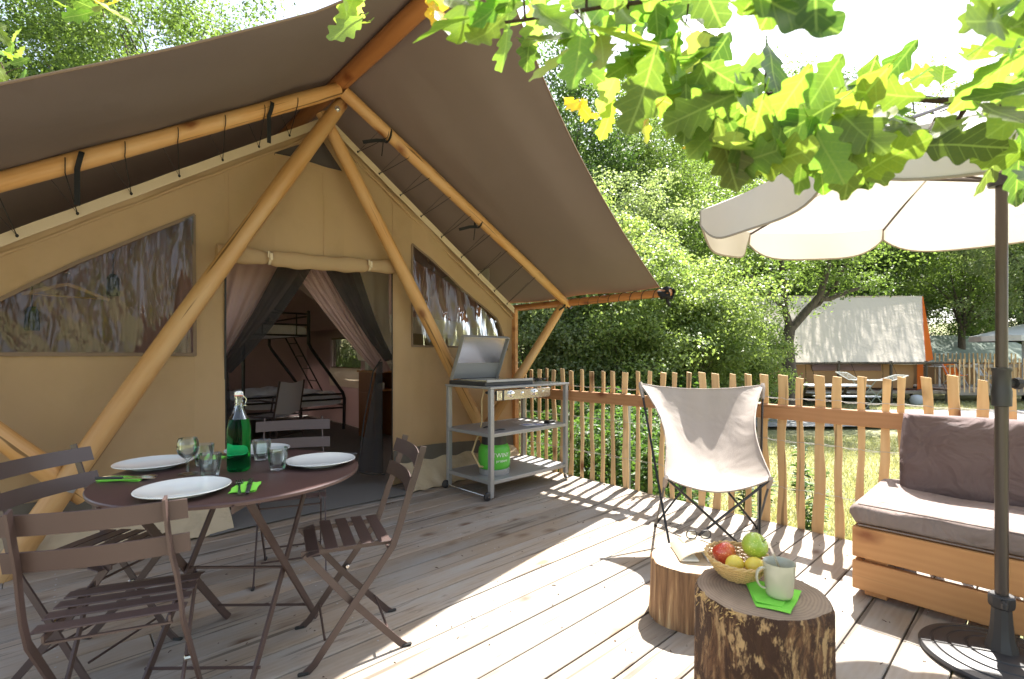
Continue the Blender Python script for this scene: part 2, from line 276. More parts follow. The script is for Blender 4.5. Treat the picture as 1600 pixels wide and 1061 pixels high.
# ------------------------------------------------------------------ mesh helpers
class MB:
    def __init__(s): s.v=[]; s.f=[]; s.mi=[]; s.uv=None; s.cur=0
    def add(s,vs,fs):
        o=len(s.v); s.v+= [tuple(p) for p in vs]; s.f+=[tuple(i+o for i in f) for f in fs]; s.mi+=[s.cur]*len(fs); return s
    def box(s,c,d,ch=.002,rot=None,M=None):
        """chamfered box, centre c, full size d"""
        hx,hy,hz=d[0]/2,d[1]/2,d[2]/2; ch=min(ch,hx*.9,hy*.9,hz*.9); V=[]
        for sx in(-1,1):
            for sy in(-1,1):
                for sz in(-1,1):
                    V+=[Vector((sx*hx,sy*(hy-ch),sz*(hz-ch))),Vector((sx*(hx-ch),sy*hy,sz*(hz-ch))),Vector((sx*(hx-ch),sy*(hy-ch),sz*hz))]
        id=lambda sx,sy,sz,a:((sx>0)*4+(sy>0)*2+(sz>0))*3+a
        F=[]
        for sg in(-1,1):
            F.append([id(sg,a,b,0) for a,b in((-1,-1),(1,-1),(1,1),(-1,1))][::sg])
            F.append([id(a,sg,b,1) for a,b in((-1,-1),(1,-1),(1,1),(-1,1))][::-sg])
            F.append([id(a,b,sg,2) for a,b in((-1,-1),(1,-1),(1,1),(-1,1))][::sg])
        for a in(-1,1):
            for b in(-1,1):
                q=[id(a,b,-1,0),id(a,b,1,0),id(a,b,1,1),id(a,b,-1,1)]; F.append(q if a*b<0 else q[::-1])
                q=[id(a,-1,b,0),id(a,1,b,0),id(a,1,b,2),id(a,-1,b,2)]; F.append(q if a*b>0 else q[::-1])
                q=[id(-1,a,b,1),id(1,a,b,1),id(1,a,b,2),id(-1,a,b,2)]; F.append(q if a*b<0 else q[::-1])
                for c_ in(-1,1):
                    q=[id(a,b,c_,0),id(a,b,c_,1),id(a,b,c_,2)]; F.append(q if a*b*c_>0 else q[::-1])
        T=M if M is not None else Matrix.Translation(Vector(c))@(rot.to_4x4() if rot is not None else Matrix())
        if M is not None: T=M@Matrix.Translation(Vector(c))
        return s.add([T@p for p in V],F)
    def tube(s,pts,r,n=8,cap=True,flat=None):
        pts=[Vector(p) for p in pts]; k=len(pts); rr=r if isinstance(r,(list,tuple)) else [r]*k
        V=[];F=[]; up=None
        for i in range(k):
            t=(pts[min(i+1,k-1)]-pts[max(i-1,0)]).normalized()
            if up is None:
                up=Vector((0,0,1)) if abs(t.z)<.9 else Vector((1,0,0))
            a=(up-t*up.dot(t)); a=a.normalized() if a.length>1e-6 else t.orthogonal().normalized(); up=a; b=t.cross(a)
            for j in range(n):
                th=2*math.pi*j/n; V.append(pts[i]+(a*math.cos(th)+b*math.sin(th))*rr[i])
        for i in range(k-1):
            for j in range(n): F.append((i*n+j,i*n+(j+1)%n,(i+1)*n+(j+1)%n,(i+1)*n+j))
        if cap: F.append(tuple(range(n))[::-1]); F.append(tuple((k-1)*n+j for j in range(n)))
        return s.add(V,F)
    def bar(s,pts,wd,t,side=(1,0,0)):
        """flat bar: t thick along side, wd wide across it"""
        pts=[Vector(p) for p in pts]; k=len(pts); sd_=Vector(side).normalized(); V=[];F=[]
        for i in range(k):
            tt=(pts[min(i+1,k-1)]-pts[max(i-1,0)]).normalized(); q=sd_.cross(tt).normalized()
            for a,b in((-1,-1),(1,-1),(1,1),(-1,1)): V.append(pts[i]+sd_*a*t/2+q*b*wd/2)
        for i in range(k-1):
            for j in range(4): F.append((i*4+j,i*4+(j+1)%4,(i+1)*4+(j+1)%4,(i+1)*4+j))
        F.append((3,2,1,0)); F.append(tuple((k-1)*4+j for j in range(4)))
        return s.add(V,F)
    def lathe(s,prof,n=24,c=(0,0,0),sx=1,sy=1,wob=None):
        V=[];F=[];k=len(prof)
        for i,(r,z) in enumerate(prof):
            for j in range(n):
                th=2*math.pi*j/n; q=r*(wob(th,z) if wob else 1); V.append((c[0]+q*math.cos(th)*sx,c[1]+q*math.sin(th)*sy,c[2]+z))
        for i in range(k-1):
            for j in range(n): F.append((i*n+j,i*n+(j+1)%n,(i+1)*n+(j+1)%n,(i+1)*n+j))
        if prof[0][0]>1e-5: F.append(tuple(range(n))[::-1])
        if prof[-1][0]>1e-5: F.append(tuple((k-1)*n+j for j in range(n)))
        return s.add(V,F)
    def grid(s,fn,nu,nv):
        V=[fn(i/nu,j/nv) for j in range(nv+1) for i in range(nu+1)]
        F=[(j*(nu+1)+i,j*(nu+1)+i+1,(j+1)*(nu+1)+i+1,(j+1)*(nu+1)+i) for j in range(nv) for i in range(nu)]
        return s.add(V,F)
    def sheet(s,fn,nu,nv,th=.0015):
        """grid with real thickness"""
        P=[[Vector(fn(i/nu,j/nv)) for i in range(nu+1)] for j in range(nv+1)]
        N=[[None]*(nu+1) for _ in range(nv+1)]
        for j in range(nv+1):
            for i in range(nu+1):
                a=P[j][min(i+1,nu)]-P[j][max(i-1,0)]; b=P[min(j+1,nv)][i]-P[max(j-1,0)][i]; n_=a.cross(b)
                N[j][i]=n_.normalized() if n_.length>1e-9 else Vector((0,0,1))
        W=nu+1;H_=nv+1;V=[P[j][i] for j in range(H_) for i in range(W)]+[P[j][i]-N[j][i]*th for j in range(H_) for i in range(W)]
        o=W*H_;F=[]
        for j in range(nv):
            for i in range(nu):
                q=(j*W+i,j*W+i+1,(j+1)*W+i+1,(j+1)*W+i); F.append(q); F.append(tuple(x+o for x in q[::-1]))
        for i in range(nu): F.append((i+1,i,i+o,i+1+o)); b=(nv)*W; F.append((b+i,b+i+1,b+i+1+o,b+i+o))
        for j in range(nv): a=j*W; F.append((a,a+W,a+W+o,a+o)); b=j*W+nu; F.append((b+W,b,b+o,b+W+o))
        return s.add(V,F)
    def prism(s,poly,axis,a,b):
        """polygon (2D) extruded along axis from a to b"""
        n=len(poly)
        def pt(p,h):
            return {0:(h,p[0],p[1]),1:(p[0],h,p[1]),2:(p[0],p[1],h)}[axis]
        V=[pt(p,a) for p in poly]+[pt(p,b) for p in poly]
        F=[tuple(range(n))[::-1],tuple(range(n,2*n))]+[(i,(i+1)%n,(i+1)%n+n,i+n) for i in range(n)]
        return s.add(V,F)
    def mesh(s,name,mats,smooth=35):
        me=bpy.data.meshes.new(name); me.from_pydata(s.v,[],s.f)
        for m in (mats if isinstance(mats,(list,tuple)) else [mats]): me.materials.append(MATS[m])
        if any(s.mi): me.polygons.foreach_set('material_index',s.mi)
        me.update()
        if smooth:
            me.polygons.foreach_set('use_smooth',[True]*len(me.polygons)); me.set_sharp_from_angle(angle=R(smooth))
        return me
WM={}
def link(name,me,parent=None,M=None):
    """link a mesh object; M is its world matrix"""
    o=bpy.data.objects.new(name,me); COL.objects.link(o); M=M if M is not None else Matrix(); WM[o.name]=M
    if parent is not None: o.parent=parent; o.matrix_basis=WM[parent.name].inverted()@M
    else: o.matrix_basis=M
    return o
def tag(o,label,cat,group=None,kind=None):
    if label: o['label']=label
    if cat: o['category']=cat
    if group: o['group']=group
    if kind: o['kind']=kind
    return o
def struct(name,me,M=None): o=link(name,me,None,M); o['kind']='structure'; return o
def thing(name,label,cat,loc=(0,0,0),rz=0,group=None):
    o=bpy.data.objects.new(name,None); o.empty_display_size=.05; COL.objects.link(o); M=Matrix.Translation(Vector(loc))@Matrix.Rotation(rz,4,'Z')
    o.matrix_basis=M; WM[o.name]=M; return tag(o,label,cat,group)
def place(o,loc,rz=0): M=Matrix.Translation(Vector(loc))@Matrix.Rotation(rz,4,'Z'); o.matrix_basis=M; WM[o.name]=M
def local(name,me,parent): return link(name,me,parent,WM[parent.name].copy())
KIDS={}
def dup(root,loc,rz,label,group=None,parent=None):
    c=root.copy(); COL.objects.link(c)
    if parent is None:
        place(c,loc,rz); c['label']=label
        if group: c['group']=group
    else: c.parent=parent
    for ch in root.children: dup(ch,None,0,None,None,c)
    return c
def along(a,b,roll=0):
    """matrix whose Z runs from a to b"""
    a=Vector(a); b=Vector(b); q=(b-a).to_track_quat('Z','Y'); return Matrix.Translation(a)@q.to_matrix().to_4x4()@Matrix.Rotation(roll,4,'Z')
def pole(name,a,b,r0,r1,parent,mat='pole_wood',seed=0,bend=.01,n=18,seg=14):
    rg=random.Random(seed); L=(Vector(b)-Vector(a)).length; m=MB(); ph=[rg.uniform(0,6.28) for _ in range(8)]
    V=[];F=[]
    for i in range(seg+1):
        t=i/seg; cx=bend*math.sin(math.pi*t)*math.cos(ph[0]); cy=bend*math.sin(math.pi*t)*math.sin(ph[0])
        r=(r0+(r1-r0)*t)*(1+.03*math.sin(5*t*3+ph[1])+.02*math.sin(23*t+ph[2]))
        if i in(0,seg): r*=.93
        zz=L*t if 0<i<seg else (0 if i==0 else L)
        for j in range(n):
            th=2*math.pi*j/n; q=r*(1+.02*math.sin(3*th+ph[3]+t*2)+.012*math.sin(7*th+t*9+ph[4])); V.append((cx+q*math.cos(th),cy+q*math.sin(th),zz))
    for i in range(seg):
        for j in range(n): F.append((i*n+j,i*n+(j+1)%n,(i+1)*n+(j+1)%n,(i+1)*n+j))
    F.append(tuple(range(n))[::-1]); F.append(tuple(seg*n+j for j in range(n)))
    m.add(V,F); return link(name,m.mesh(name,mat,50),parent,along(a,b,rg.uniform(0,6)))
def P2(r,f,z=0):
    """plan position: r metres to the right of and f metres in front of the terrace corner"""
    return (.678*f+.735*r, .735*f-.678*r, z)
# ================================================================== SETTING
def smoothstep(a,b,x): t=max(0,min(1,(x-a)/(b-a))); return t*t*(3-2*t)
def ground_z(x,y):
    r=.735*x-.678*y; f=.678*x+.735*y
    z=-.5+.03*math.sin(x*.9)+.03*math.sin(y*.7+x*.3)
    far=smoothstep(34,90,math.hypot(x,y)); z+=far*6
    if 3.3>x>-4 and y<11: z-=.0
    return z
m=MB(); m.grid(lambda u,v:((u-.5)*2*(abs(u-.5)*2)**1.6*230,(v-.5)*2*(abs(v-.5)*2)**1.6*230,ground_z((u-.5)*2*(abs(u-.5)*2)**1.6*230,(v-.5)*2*(abs(v-.5)*2)**1.6*230)),110,110)
struct('ground',m.mesh('ground','meadow',80))
m=MB(); m.grid(lambda u,v:P2(-6+u*46,10.6+v*3.4+.5*math.sin(u*5)+u*.8,-.43+.02*math.sin(v*3.1)),60,8)
road=struct('road',m.mesh('road','asphalt',80))

# deck: boards one by one
deck=bpy.data.objects.new('deck',None); COL.objects.link(deck); deck['kind']='structure'; WM['deck']=Matrix()
rg=random.Random(3)
pitch=.17; y0=1.266-pitch*18
bm_cache={}
def board_mesh(L):
    if L not in bm_cache:
        m=MB(); m.box((0,0,-.014),(L-.004,pitch-.0075,.028),.003); bm_cache[L]=m.mesh('deck_board','deck_wood',0)
    return bm_cache[L]
splits=[[(-3.2,-.2),(-.2,3.79)],[(-3.2,-1.2),(-1.2,3.79)],[(-3.2,-1.2),(-1.2,3.79)],[(-3.2,.3),(.3,3.79)]]
for i in range(36):
    y=y0+pitch*(i+.5)
    if y>4.25: break
    for a,b in splits[(i*7)%4 if i%3 else 2]:
        L=round(b-a,2)
        o=local('deck_board',board_mesh(L),deck); o.matrix_basis=Matrix.Translation(((a+b)/2+rg.uniform(-.001,.001),y+rg.uniform(-.0008,.0008),rg.uniform(-.0012,.0012)))@Matrix.Rotation(rg.uniform(-.0004,.0004),4,'Z')
# joists and fascia under the deck
for x in (-3.0,-2,-1,0,1,2,3,3.72):
    m=MB(); m.box((x,1.1,-.12),(.06,6.1,.17),.003); local('joist',m.mesh('joist','deck_wood',0),deck)
m=MB(); m.box((3.81,1.0,-.13),(.028,6.4,.2),.003); local('fascia_board',m.mesh('fascia_board','deck_wood',0),deck)
for x,y in ((3.7,-1.9),(3.7,.2),(3.7,2.2),(3.7,3.9),(0,-1.9),(-3,-1.9),(-3,2)):
    m=MB(); m.box((x,y,-.38),(.12,.12,.36),.004); local('deck_post',m.mesh('deck_post','deck_wood',0),deck)
# screws
sm=MB(); sm.lathe([(0,.0008),(.0045,.0006),(.005,-.001)][::-1],8); me_screw=sm.mesh('screw','grey_metal',0)
m=MB()
for i in range(36):
    y=y0+pitch*(i+.5)
    if y>4: break
    for x in (0,1,2,3,3.72):
        for s_ in (-.045,.045):
            m.lathe([(.0045,.0002),(.004,.0014),(0,.0014)],7,(x+rg.uniform(-.006,.006),y+s_+rg.uniform(-.004,.004),0))
o=local('screws',m.mesh('screws','grey_metal',0),deck); o['kind']='stuff'
m=MB(); m.grid(lambda u,v:(-.6+u*4.5,4.08+v*6.2,.0085+.0015*math.sin(u*9)*math.sin(v*11)),24,30); 
tf=struct('tent_floor',m.mesh('tent_floor','tent_floor_grey',80))
m=MB(); m.box((1.6,7.3,-.05),(4.6,6.2,.08),.004); struct('tent_base_floor',m.mesh('tent_base_floor','deck_wood',0))
# floor mat spilling over the threshold
m=MB(); m.sheet(lambda u,v:(.75+u*(1.52-.10*v)+.0,3.72+v*.62+.03*math.sin(u*4),.015+.002*math.sin(u*8)+.002*(1-v)*math.sin(u*17)),20,8,.002)

# ================================================================== THE TENT
YW=4.04; AP=(1.64,3.13)
tent=thing('safari_tent','large safari tent with brown canopy on log poles and tan front wall beside the table','tent',(1.64,YW,0))
T=lambda name,m,mat,sm=35,par=None: link(name,m.mesh(name,mat,sm),par or tent)
T('floor_mat',m,'tent_floor_grey')
def wtop(x): return 1.70+(x+.45)*(1.43/2.09) if x<AP[0] else 3.13-(x-AP[0])*(1.43/2.09)
def wavey(x,z): return .012*math.sin(x*5+1)*math.sin(z*2.1)+.009*math.sin(x*11+z*3)+.0035*math.sin(x*31+z*2+2*math.sin(z*3))+ (.02*math.sin(x*19)*max(0,.6-z) )
def wall_panel(name,x0,x1,zb,zt,nu=20,nv=20,mat='tan_canvas',yoff=0,th=.002):
    f=lambda v,x:v(x) if callable(v) else v
    m=MB(); m.sheet(lambda u,v:((x0+(x1-x0)*u),YW+yoff+wavey(x0+(x1-x0)*u,f(zb,x0+(x1-x0)*u)*(1-v)+f(zt,x0+(x1-x0)*u)*v),f(zb,x0+(x1-x0)*u)*(1-v)+f(zt,x0+(x1-x0)*u)*v),nu,nv,-th)
    return T(name,m,mat,60)
# openings: left window, right window, door, top vent
WL=lambda x:1.42+(x+.42)*.67 - .09*max(0,(.1-x))          # top edge of left window
WR=lambda x:2.24-(x-2.45)*.62 if x<3.5 else 1.59-(x-3.5)*2.1
VT=lambda x:2.76+(x-1.24)*.62 if x<1.60 else 2.983-(x-1.60)*1.25
wall_panel('front_wall',-.50,-.42,.02,wtop,3,10)
wall_panel('front_wall',-.42,.71,.02,1.21,24,14); wall_panel('front_wall',-.42,.71,WL,wtop,24,10)
wall_panel('front_wall',.71,.90,.02,wtop,6,26)
wall_panel('front_wall',.90,1.24,1.90,wtop,6,12); wall_panel('front_wall',1.24,1.80,1.94,lambda x:2.74,12,10); wall_panel('front_wall',1.24,1.80,VT,wtop,12,4)
wall_panel('front_wall',1.80,2.25,1.97,wtop,8,10)
wall_panel('front_wall',2.25,2.45,.02,wtop,6,24)
wall_panel('front_wall',2.45,3.66,.02,1.285,24,14); wall_panel('front_wall',2.45,3.66,WR,wtop,24,10); wall_panel('front_wall',3.66,3.74,.02,wtop,3,10)
def win(x0,x1,z0,top,name='window'):
    m=MB(); m.sheet(lambda u,v:(x0+(x1-x0)*u,YW+.004+.010*math.sin((x0+(x1-x0)*u)*26+v*4)*v*(1-v)*2,z0*(1-v)+top(x0+(x1-x0)*u)*v),60,24,-.0006); return T(name,m,'window_vinyl',80)
wl=win(-.42,.71,1.21,WL); wr=win(2.45,3.66,1.285,WR)
wl['label']='large clear left window of the tent front'; wr['label']='small clear right window of the tent front'
m=MB(); m.sheet(lambda u,v:(1.24+.56*u,YW+.006,2.74+(VT(1.24+.56*u)-2.74)*v),12,6,-.001); T('vent_panel',m,'vent_mesh')
# window bindings and seams, standing proud of the wall
def strip(pts,wd,par,mat='brown_trim',name='window_binding',y=YW-.012):
    m=MB(); P=[Vector((p[0],y+wavey(p[0],p[1]),p[1])) for p in pts]; m.bar(P,wd,.003,(0,1,0)); return T(name,m,mat,0,par)
def lin(a,b,n=12): return [(a[0]+(b[0]-a[0])*i/n,a[1]+(b[1]-a[1])*i/n) for i in range(n+1)]
strip([(x,WL(x)) for x in np.linspace(-.43,.72,20)],.022,wl); strip(lin((-.43,1.205),(.72,1.205)),.024,wl); strip(lin((.712,1.2),(.712,2.17)),.022,wl)
strip([(x,WR(x)) for x in np.linspace(2.45,3.66,30)],.018,wr); strip(lin((2.45,1.285),(3.66,1.285)),.018,wr); strip(lin((2.452,1.28),(2.452,2.23)),.018,wr)
strip(lin((1.24,2.742),(1.80,2.742)),.015,None,'tan_canvas','vent_hem')
for x in (.93,1.62,2.26): strip(lin((x,2.0 if x!=.93 and x!=2.26 else 1.98),(x,min(wtop(x)-.05,2.70 if x==1.62 else 9))),.012,None,'tan_canvas','seam',YW-.006)
# pale hem band that carries the lacing, and the roll under it
for sgn,xa,xb in ((-1,AP[0],-.46),(1,AP[0],3.74)):
    m=MB(); m.sheet(lambda u,v:(xa+(xb-xa)*u,YW-.03-.01*v,wtop(xa+(xb-xa)*u)+.03-.075*v+.0012*math.sin(u*40)),40,3,.003*sgn); T('lacing_hem',m,'pale_hem',60)
    m=MB(); m.tube([(xa+(xb-xa)*u,YW-.012,wtop(xa+(xb-xa)*u)-.085+.003*math.sin(u*30)) for u in np.linspace(0,1,30)],.011,8); T('hem_piping',m,'tan_canvas')
# bottom of the wall: grey mud flap and pale canvas skirt spread on the boards
for a,b in ((-.5,.90),(2.25,3.74)):
    m=MB(); m.sheet(lambda u,v:(a+(b-a)*u,YW-.014-.012*v+wavey(a+(b-a)*u,.2),.33-.16*v+.012*math.sin(u*7)),30,4,.002); T('mud_flap',m,'mud_flap',60)
    def sk(u,v):
        x=a+(b-a)*u; wob=.5+.5*math.sin(x*6.1+2*v); return (x,YW-.03-.22*v-.05*v*math.sin(x*3.3)-.03*math.sin(v*3.1)*wob,.20*(1-v)**1.35+.012+.028*math.sin(v*3.14)*wob+.012*math.sin(x*23+v*5)*(1-v)+.006*math.sin(x*41)*v)
    m=MB(); m.sheet(sk,70,12,.003); T('canvas_skirt',m,'skirt_canvas',70)
# rolled-up door with two straps, over the opening
def roll(u,th):
    x=.84+u*1.44; r=.048+.003*math.sin(u*21)+.003*math.sin(u*47+2)-.016*(math.exp(-((u-.24)/.02)**2)+math.exp(-((u-.80)/.02)**2)); sag=-.02*math.sin(u*3.14)
    return (x,YW-.045+r*.8*math.cos(th),1.93+u*.07+sag+r*1.25*math.sin(th))
m=MB(); N=20
for i in range(81):
    for j in range(N): m.v.append(roll(i/80,2*math.pi*j/N))
m.f=[(i*N+j,(i+1)*N+j,(i+1)*N+(j+1)%N,i*N+(j+1)%N) for i in range(80) for j in range(N)]+[tuple(range(N)),tuple(80*N+j for j in range(N))[::-1]]; m.mi=[0]*len(m.f)
dr=T('rolled_door',m,'tan_canvas',60)
for u in (.24,.80):
    x=.84+u*1.44; zc=1.93+u*.07-.02*math.sin(u*3.14); m=MB(); P=[(x,YW-.045+.052*math.cos(a)*.8-.004,zc+.048*math.sin(a)) for a in np.linspace(.3,6.0,20)]; m.bar(P,.0035,.018,(1,0,0))
    m.box((x+.004,YW-.098,zc+.005),(.022,.008,.055),.003); m.box((x-.016,YW-.096,zc+.02),(.012,.006,.05),.002); T('door_strap',m,'pale_hem',40,dr)
# little wooden cleat left of the door roll
# side walls, back wall (tan outside, plum liner inside)
def side(name,fn,mat,nu=20,nv=12,th=.002,par=None): m=MB(); m.sheet(fn,nu,nv,th); return T(name,m,mat,60,par)
for ya,yb,za,zb in ((YW,7.55,.02,1.70),(7.55,8.75,.02,.98),(7.55,8.75,1.50,1.70),(8.75,9.95,.02,1.70)):
    side('side_wall',lambda u,v:(3.74+.01*math.sin((ya+(yb-ya)*u)*5),ya+(yb-ya)*u,za+(zb-za)*v),'side_canvas',30,8)
for ya,yb,za,zb in ((YW,5.6,.02,1.70),(5.6,8.8,.02,.75),(5.6,8.8,1.62,1.70),(8.8,9.95,.02,1.70)): side('side_wall',lambda u,v:(-.5,ya+(yb-ya)*u,za+(zb-za)*v),'side_canvas',24,8)
for xa_,xb_,z0b,z1b in ((-.5,-.3,0.02,None),(-.3,1.6,.02,.9),(-.3,1.6,1.65,None),(1.6,3.74,.02,None)): side('back_wall',lambda u,v:(xa_+(xb_-xa_)*u,10.0,z0b+((z1b if z1b else wtop(xa_+(xb_-xa_)*u))-z0b)*v),'side_canvas',20,8)
m=MB(); m.box((.65,9.96,1.28),(1.9,.004,.75),.001); T('seen_or_added_window',m,'window_vinyl')  # unseen opening in the back wall, added to let daylight onto the bedding
# liner, right side, with a window at the far end
def liner(y0_,y1_,z0_,z1_): side('liner_panel',lambda u,v:(3.66+.02*math.sin((y0_+(y1_-y0_)*u)*3.1),y0_+(y1_-y0_)*u,z0_+(z1_-z0_)*v),'plum_cloth',20,10)
liner(5.2,7.55,.02,1.66); liner(7.55,8.75,.02,.66); liner(7.55,8.75,1.50,1.66); liner(8.75,9.9,.02,1.66)
for ya,yb,za,zb in ((5.2,5.6,.02,1.66),(5.6,8.8,.02,.75),(8.8,9.9,.02,1.66)): side('liner_panel',lambda u,v:(-.42,ya+(yb-ya)*u,za+(zb-za)*v),'plum_cloth')
m=MB(); m.box((-.46,7.2,1.18),(.004,3.2,.86),.001); T('seen_or_added_window',m,'window_vinyl')  # left side window out of view, added to brighten the tent interior
for xa_,xb_,z0b,z1b in ((-.42,-.3,0.02,None),(-.3,1.6,.02,.9),(-.3,1.6,1.65,None),(1.6,3.68,.02,None)): side('liner_panel',lambda u,v:(xa_+(xb_-xa_)*u,9.9+.02*math.sin((xa_+(xb_-xa_)*u)*3),z0b+((z1b if z1b else wtop(xa_+(xb_-xa_)*u)-.04)-z0b)*v),'plum_cloth',24,10)
side('liner_roof',lambda u,v:(-.42+2.06*u,7.9+2.0*v,1.66+(3.02-1.66)*u-.04*math.sin(u*3.14)+.01*math.sin(v*22)),'plum_cloth',16,24)
side('liner_roof',lambda u,v:(3.70-2.06*u,7.9+2.0*v,1.66+(3.02-1.66)*u-.04*math.sin(u*3.14)+.01*math.sin(v*22)),'plum_cloth',16,24)
m=MB(); m.box((3.665,8.15,1.23),(.004,1.1,.5),.001); iw=T('seen_or_added_window',m,'window_vinyl')
for z in (.98,1.49): 
    m=MB(); m.box((3.655,8.15,z),(.006,1.2,.03),.002); T('window_binding',m,'brown_trim',35,iw)
side('window_flap',lambda u,v:(3.63-.02*math.sin(v*3),7.55+1.2*u,.66+.32*v),'cream_cloth',8,6)
# cream inner panel seen at the top right of the doorway, and left inner wall
side('front_liner',lambda u,v:(3.62-.6*0*u,4.3+2.6*u,1.00+1.2*v*(1-.25*0)),'cream_cloth',16,10)
side('front_liner',lambda u,v:(-.38,4.3+1.2*u,.02+1.6*v),'plum_cloth',8,8)
# curtains ---------------------------------------------------------
def curtain(name,top,bot,mat,folds,amp,par=None,n=70,label=None,sag=.06,power=1.0):
    """top and bot: two (x,y,z) ends each; folds run from top to bottom"""
    T0,T1=map(Vector,top); B0,B1=map(Vector,bot)
    def fn(u,v):
        a=T0.lerp(T1,u); b=B0.lerp(B1,u); s_=v**power; p=a.lerp(b,s_); p.y+=amp*math.sin(u*folds*6.28+v*1.2)*(.35+.65*v)+amp*.4*math.sin(u*folds*15+v*4)
        p.z-=sag*math.sin(v*3.14)*(.5+u*.5); return p
    m=MB(); m.sheet(fn,n,20,.0015); o=T(name,m,mat,70,par)
    if label: o['label']=label
    return o
curtain('curtain',[(.93,4.42,1.96),(1.60,4.42,1.99)],[(.91,4.40,1.16),(.985,4.40,1.14)],'mauve_cloth',3,.016,label='left mauve curtain tied back to the door jamb')
curtain('curtain',[(1.47,4.42,1.99),(2.02,4.42,2.02)],[(2.30,4.42,1.02),(2.44,4.42,1.05)],'mauve_cloth',7,.022,label='right mauve curtain gathered to the right jamb')
curtain('mosquito_net',[(1.36,4.30,1.96),(1.64,4.30,1.98)],[(.915,4.28,1.10),(1.0,4.28,1.06)],'mosquito_mesh',5,.012,label='left black mosquito net gathered at the jamb')
curtain('mosquito_net',[(1.72,4.30,1.98),(2.05,4.30,2.0)],[(2.31,4.28,1.14),(2.40,4.28,1.16)],'mosquito_mesh',5,.012,label='right black mosquito net gathered at the jamb')
curtain('mosquito_net',[(.905,4.27,1.10),(.975,4.27,1.07)],[(.91,4.24,.02),(1.06,4.24,.02)],'mosquito_mesh',3,.012,label='lower tail of the left mosquito net')
curtain('mosquito_net',[(2.22,4.25,1.14),(2.26,4.25,1.14)],[(1.98,4.18,.16),(2.24,4.18,.10)],'mosquito_mesh',2,.010,label='lower tail of the right mosquito net')
m=MB(); m.tube([(2.24,4.235,1.16),(2.16,4.23,1.05),(2.06,4.21,.62),(1.975,4.16,.16),(2.10,4.15,.12),(2.235,4.15,.10)],.007,6); T('net_zip',m,'cord_black')
m=MB(); m.bar([(.905,YW-.006,.03),(.903,YW-.006,1.0),(.905,YW-.006,1.9)],.012,.006,(0,1,0)); T('door_zip',m,'cord_black'); 
m=MB(); m.bar([(2.245,YW-.006,.02),(2.247,YW-.006,1.0),(2.245,YW-.006,1.98)],.010,.006,(0,1,0)); T('door_zip',m,'cord_black')
curtain('curtain',[(1.98,4.62,2.06),(2.62,4.62,2.10)],[(2.20,4.62,1.15),(2.62,4.62,1.10)],'cream_cloth',2,.010,label='cream panel behind the net at the top right of the doorway')
curtain('curtain',[(2.42,4.40,2.30),(3.55,4.40,1.80)],[(2.42,4.40,1.56),(3.60,4.40,1.50)],'mauve_cloth',4,.02,label='brown drape behind the upper part of the right window')
curtain('curtain',[(2.40,4.36,1.60),(3.30,4.36,1.56)],[(2.40,4.36,1.42),(3.30,4.36,1.42)],'cream_cloth',2,.008,label='cream band behind the right window')
curtain('curtain',[(-.38,4.50,1.72),(.80,4.50,2.5)],[(-.38,4.52,.5),(.86,4.52,.5)],'mauve_cloth',4,.03,label='mauve drape hanging behind the large left window')
# canopy ------------------------------------------------------------
RX,RZ=1.62,3.34
def edge_l(u):   # front edge depth, 0 at ridge 1 at eave
    return 2.0+.42*min(1,u/.25)**.7+.20*u
def edge_r(u): return 1.92+.62*u**.8+.10*math.sin(u*3.14)*.6
def flyL(u,v):
    x=RX-u*2.62; ye=edge_l(u); y=ye+(10.6-ye)*v**1.3; z=RZ+.035-(RX-x)*.645-.075*math.sin(u*3.14)*(1-.6*math.exp(-((y-3.7)/.8)**2))+.020*math.sin(y*2.6+u*5)*math.sin(u*3.14)+.008*math.sin(y*8+u*9)*math.sin(u*3.14)
    z+=.008*math.sin(u*30+y)*math.exp(-abs(y-3.7)*2); return (x,y,z)
def flyR(u,v):
    x=RX+u*2.66; ye=edge_r(u); y=ye+(10.6-ye)*v**1.3; z=RZ+.035-(x-RX)*.572-.07*math.sin(u*3.14)*(1-.7*math.exp(-((y-3.7)/.7)**2))
    fo=math.exp(-((y-2.9)/.8)**2)*math.sin(u*3.14); z+=.028*math.sin((y*9-u*2.5))*fo*(1-u)+.012*math.sin(y*5+u*3)+.010*math.sin(y*17-u*7)*fo*(1-u); return (x,y,z)
m=MB(); m.sheet(flyL,50,60,.002); T('canopy',m,'fly_canvas',80)['label']='left slope of the brown canopy'
m=MB(); m.sheet(flyR,50,60,-.002); T('canopy',m,'fly_canvas',80)['label']='right slope of the brown canopy'
for fn in (flyL,flyR):
    m=MB(); m.tube([Vector(fn(u,0))+Vector((0,.0,.0)) for u in np.linspace(0,1,40)],.006,6); T('canopy_hem',m,'brown_trim')
# poles
pole('ridge_pole',(RX,1.75,RZ-.045),(RX,10.5,RZ-.045),.058,.055,tent,'ridge_wood',1)
pole('rafter',(RX-.02,3.70,RZ-.10),(-.98,3.70,1.62),.052,.048,tent,seed=2); pole('rafter',(RX+.02,3.70,RZ-.10),(4.27,3.68,1.765),.052,.045,tent,seed=3)
pole('rafter',(RX,6.2,RZ-.10),(-.98,6.2,1.62),.05,.046,tent,seed=12); pole('rafter',(RX,6.2,RZ-.10),(4.25,6.2,1.765),.05,.046,tent,seed=13)
pole('rafter',(RX,9.8,RZ-.10),(-.98,9.8,1.62),.05,.046,tent,seed=14); pole('rafter',(RX,9.8,RZ-.10),(4.25,9.8,1.765),.05,.046,tent,seed=15)
pole('eave_pole',(4.27,2.42,1.795),(4.24,10.5,1.79),.040,.040,tent,'ridge_wood',seed=4); pole('eave_pole',(-.97,2.3,1.64),(-.97,10.5,1.64),.042,.042,tent,'ridge_wood',seed=5)
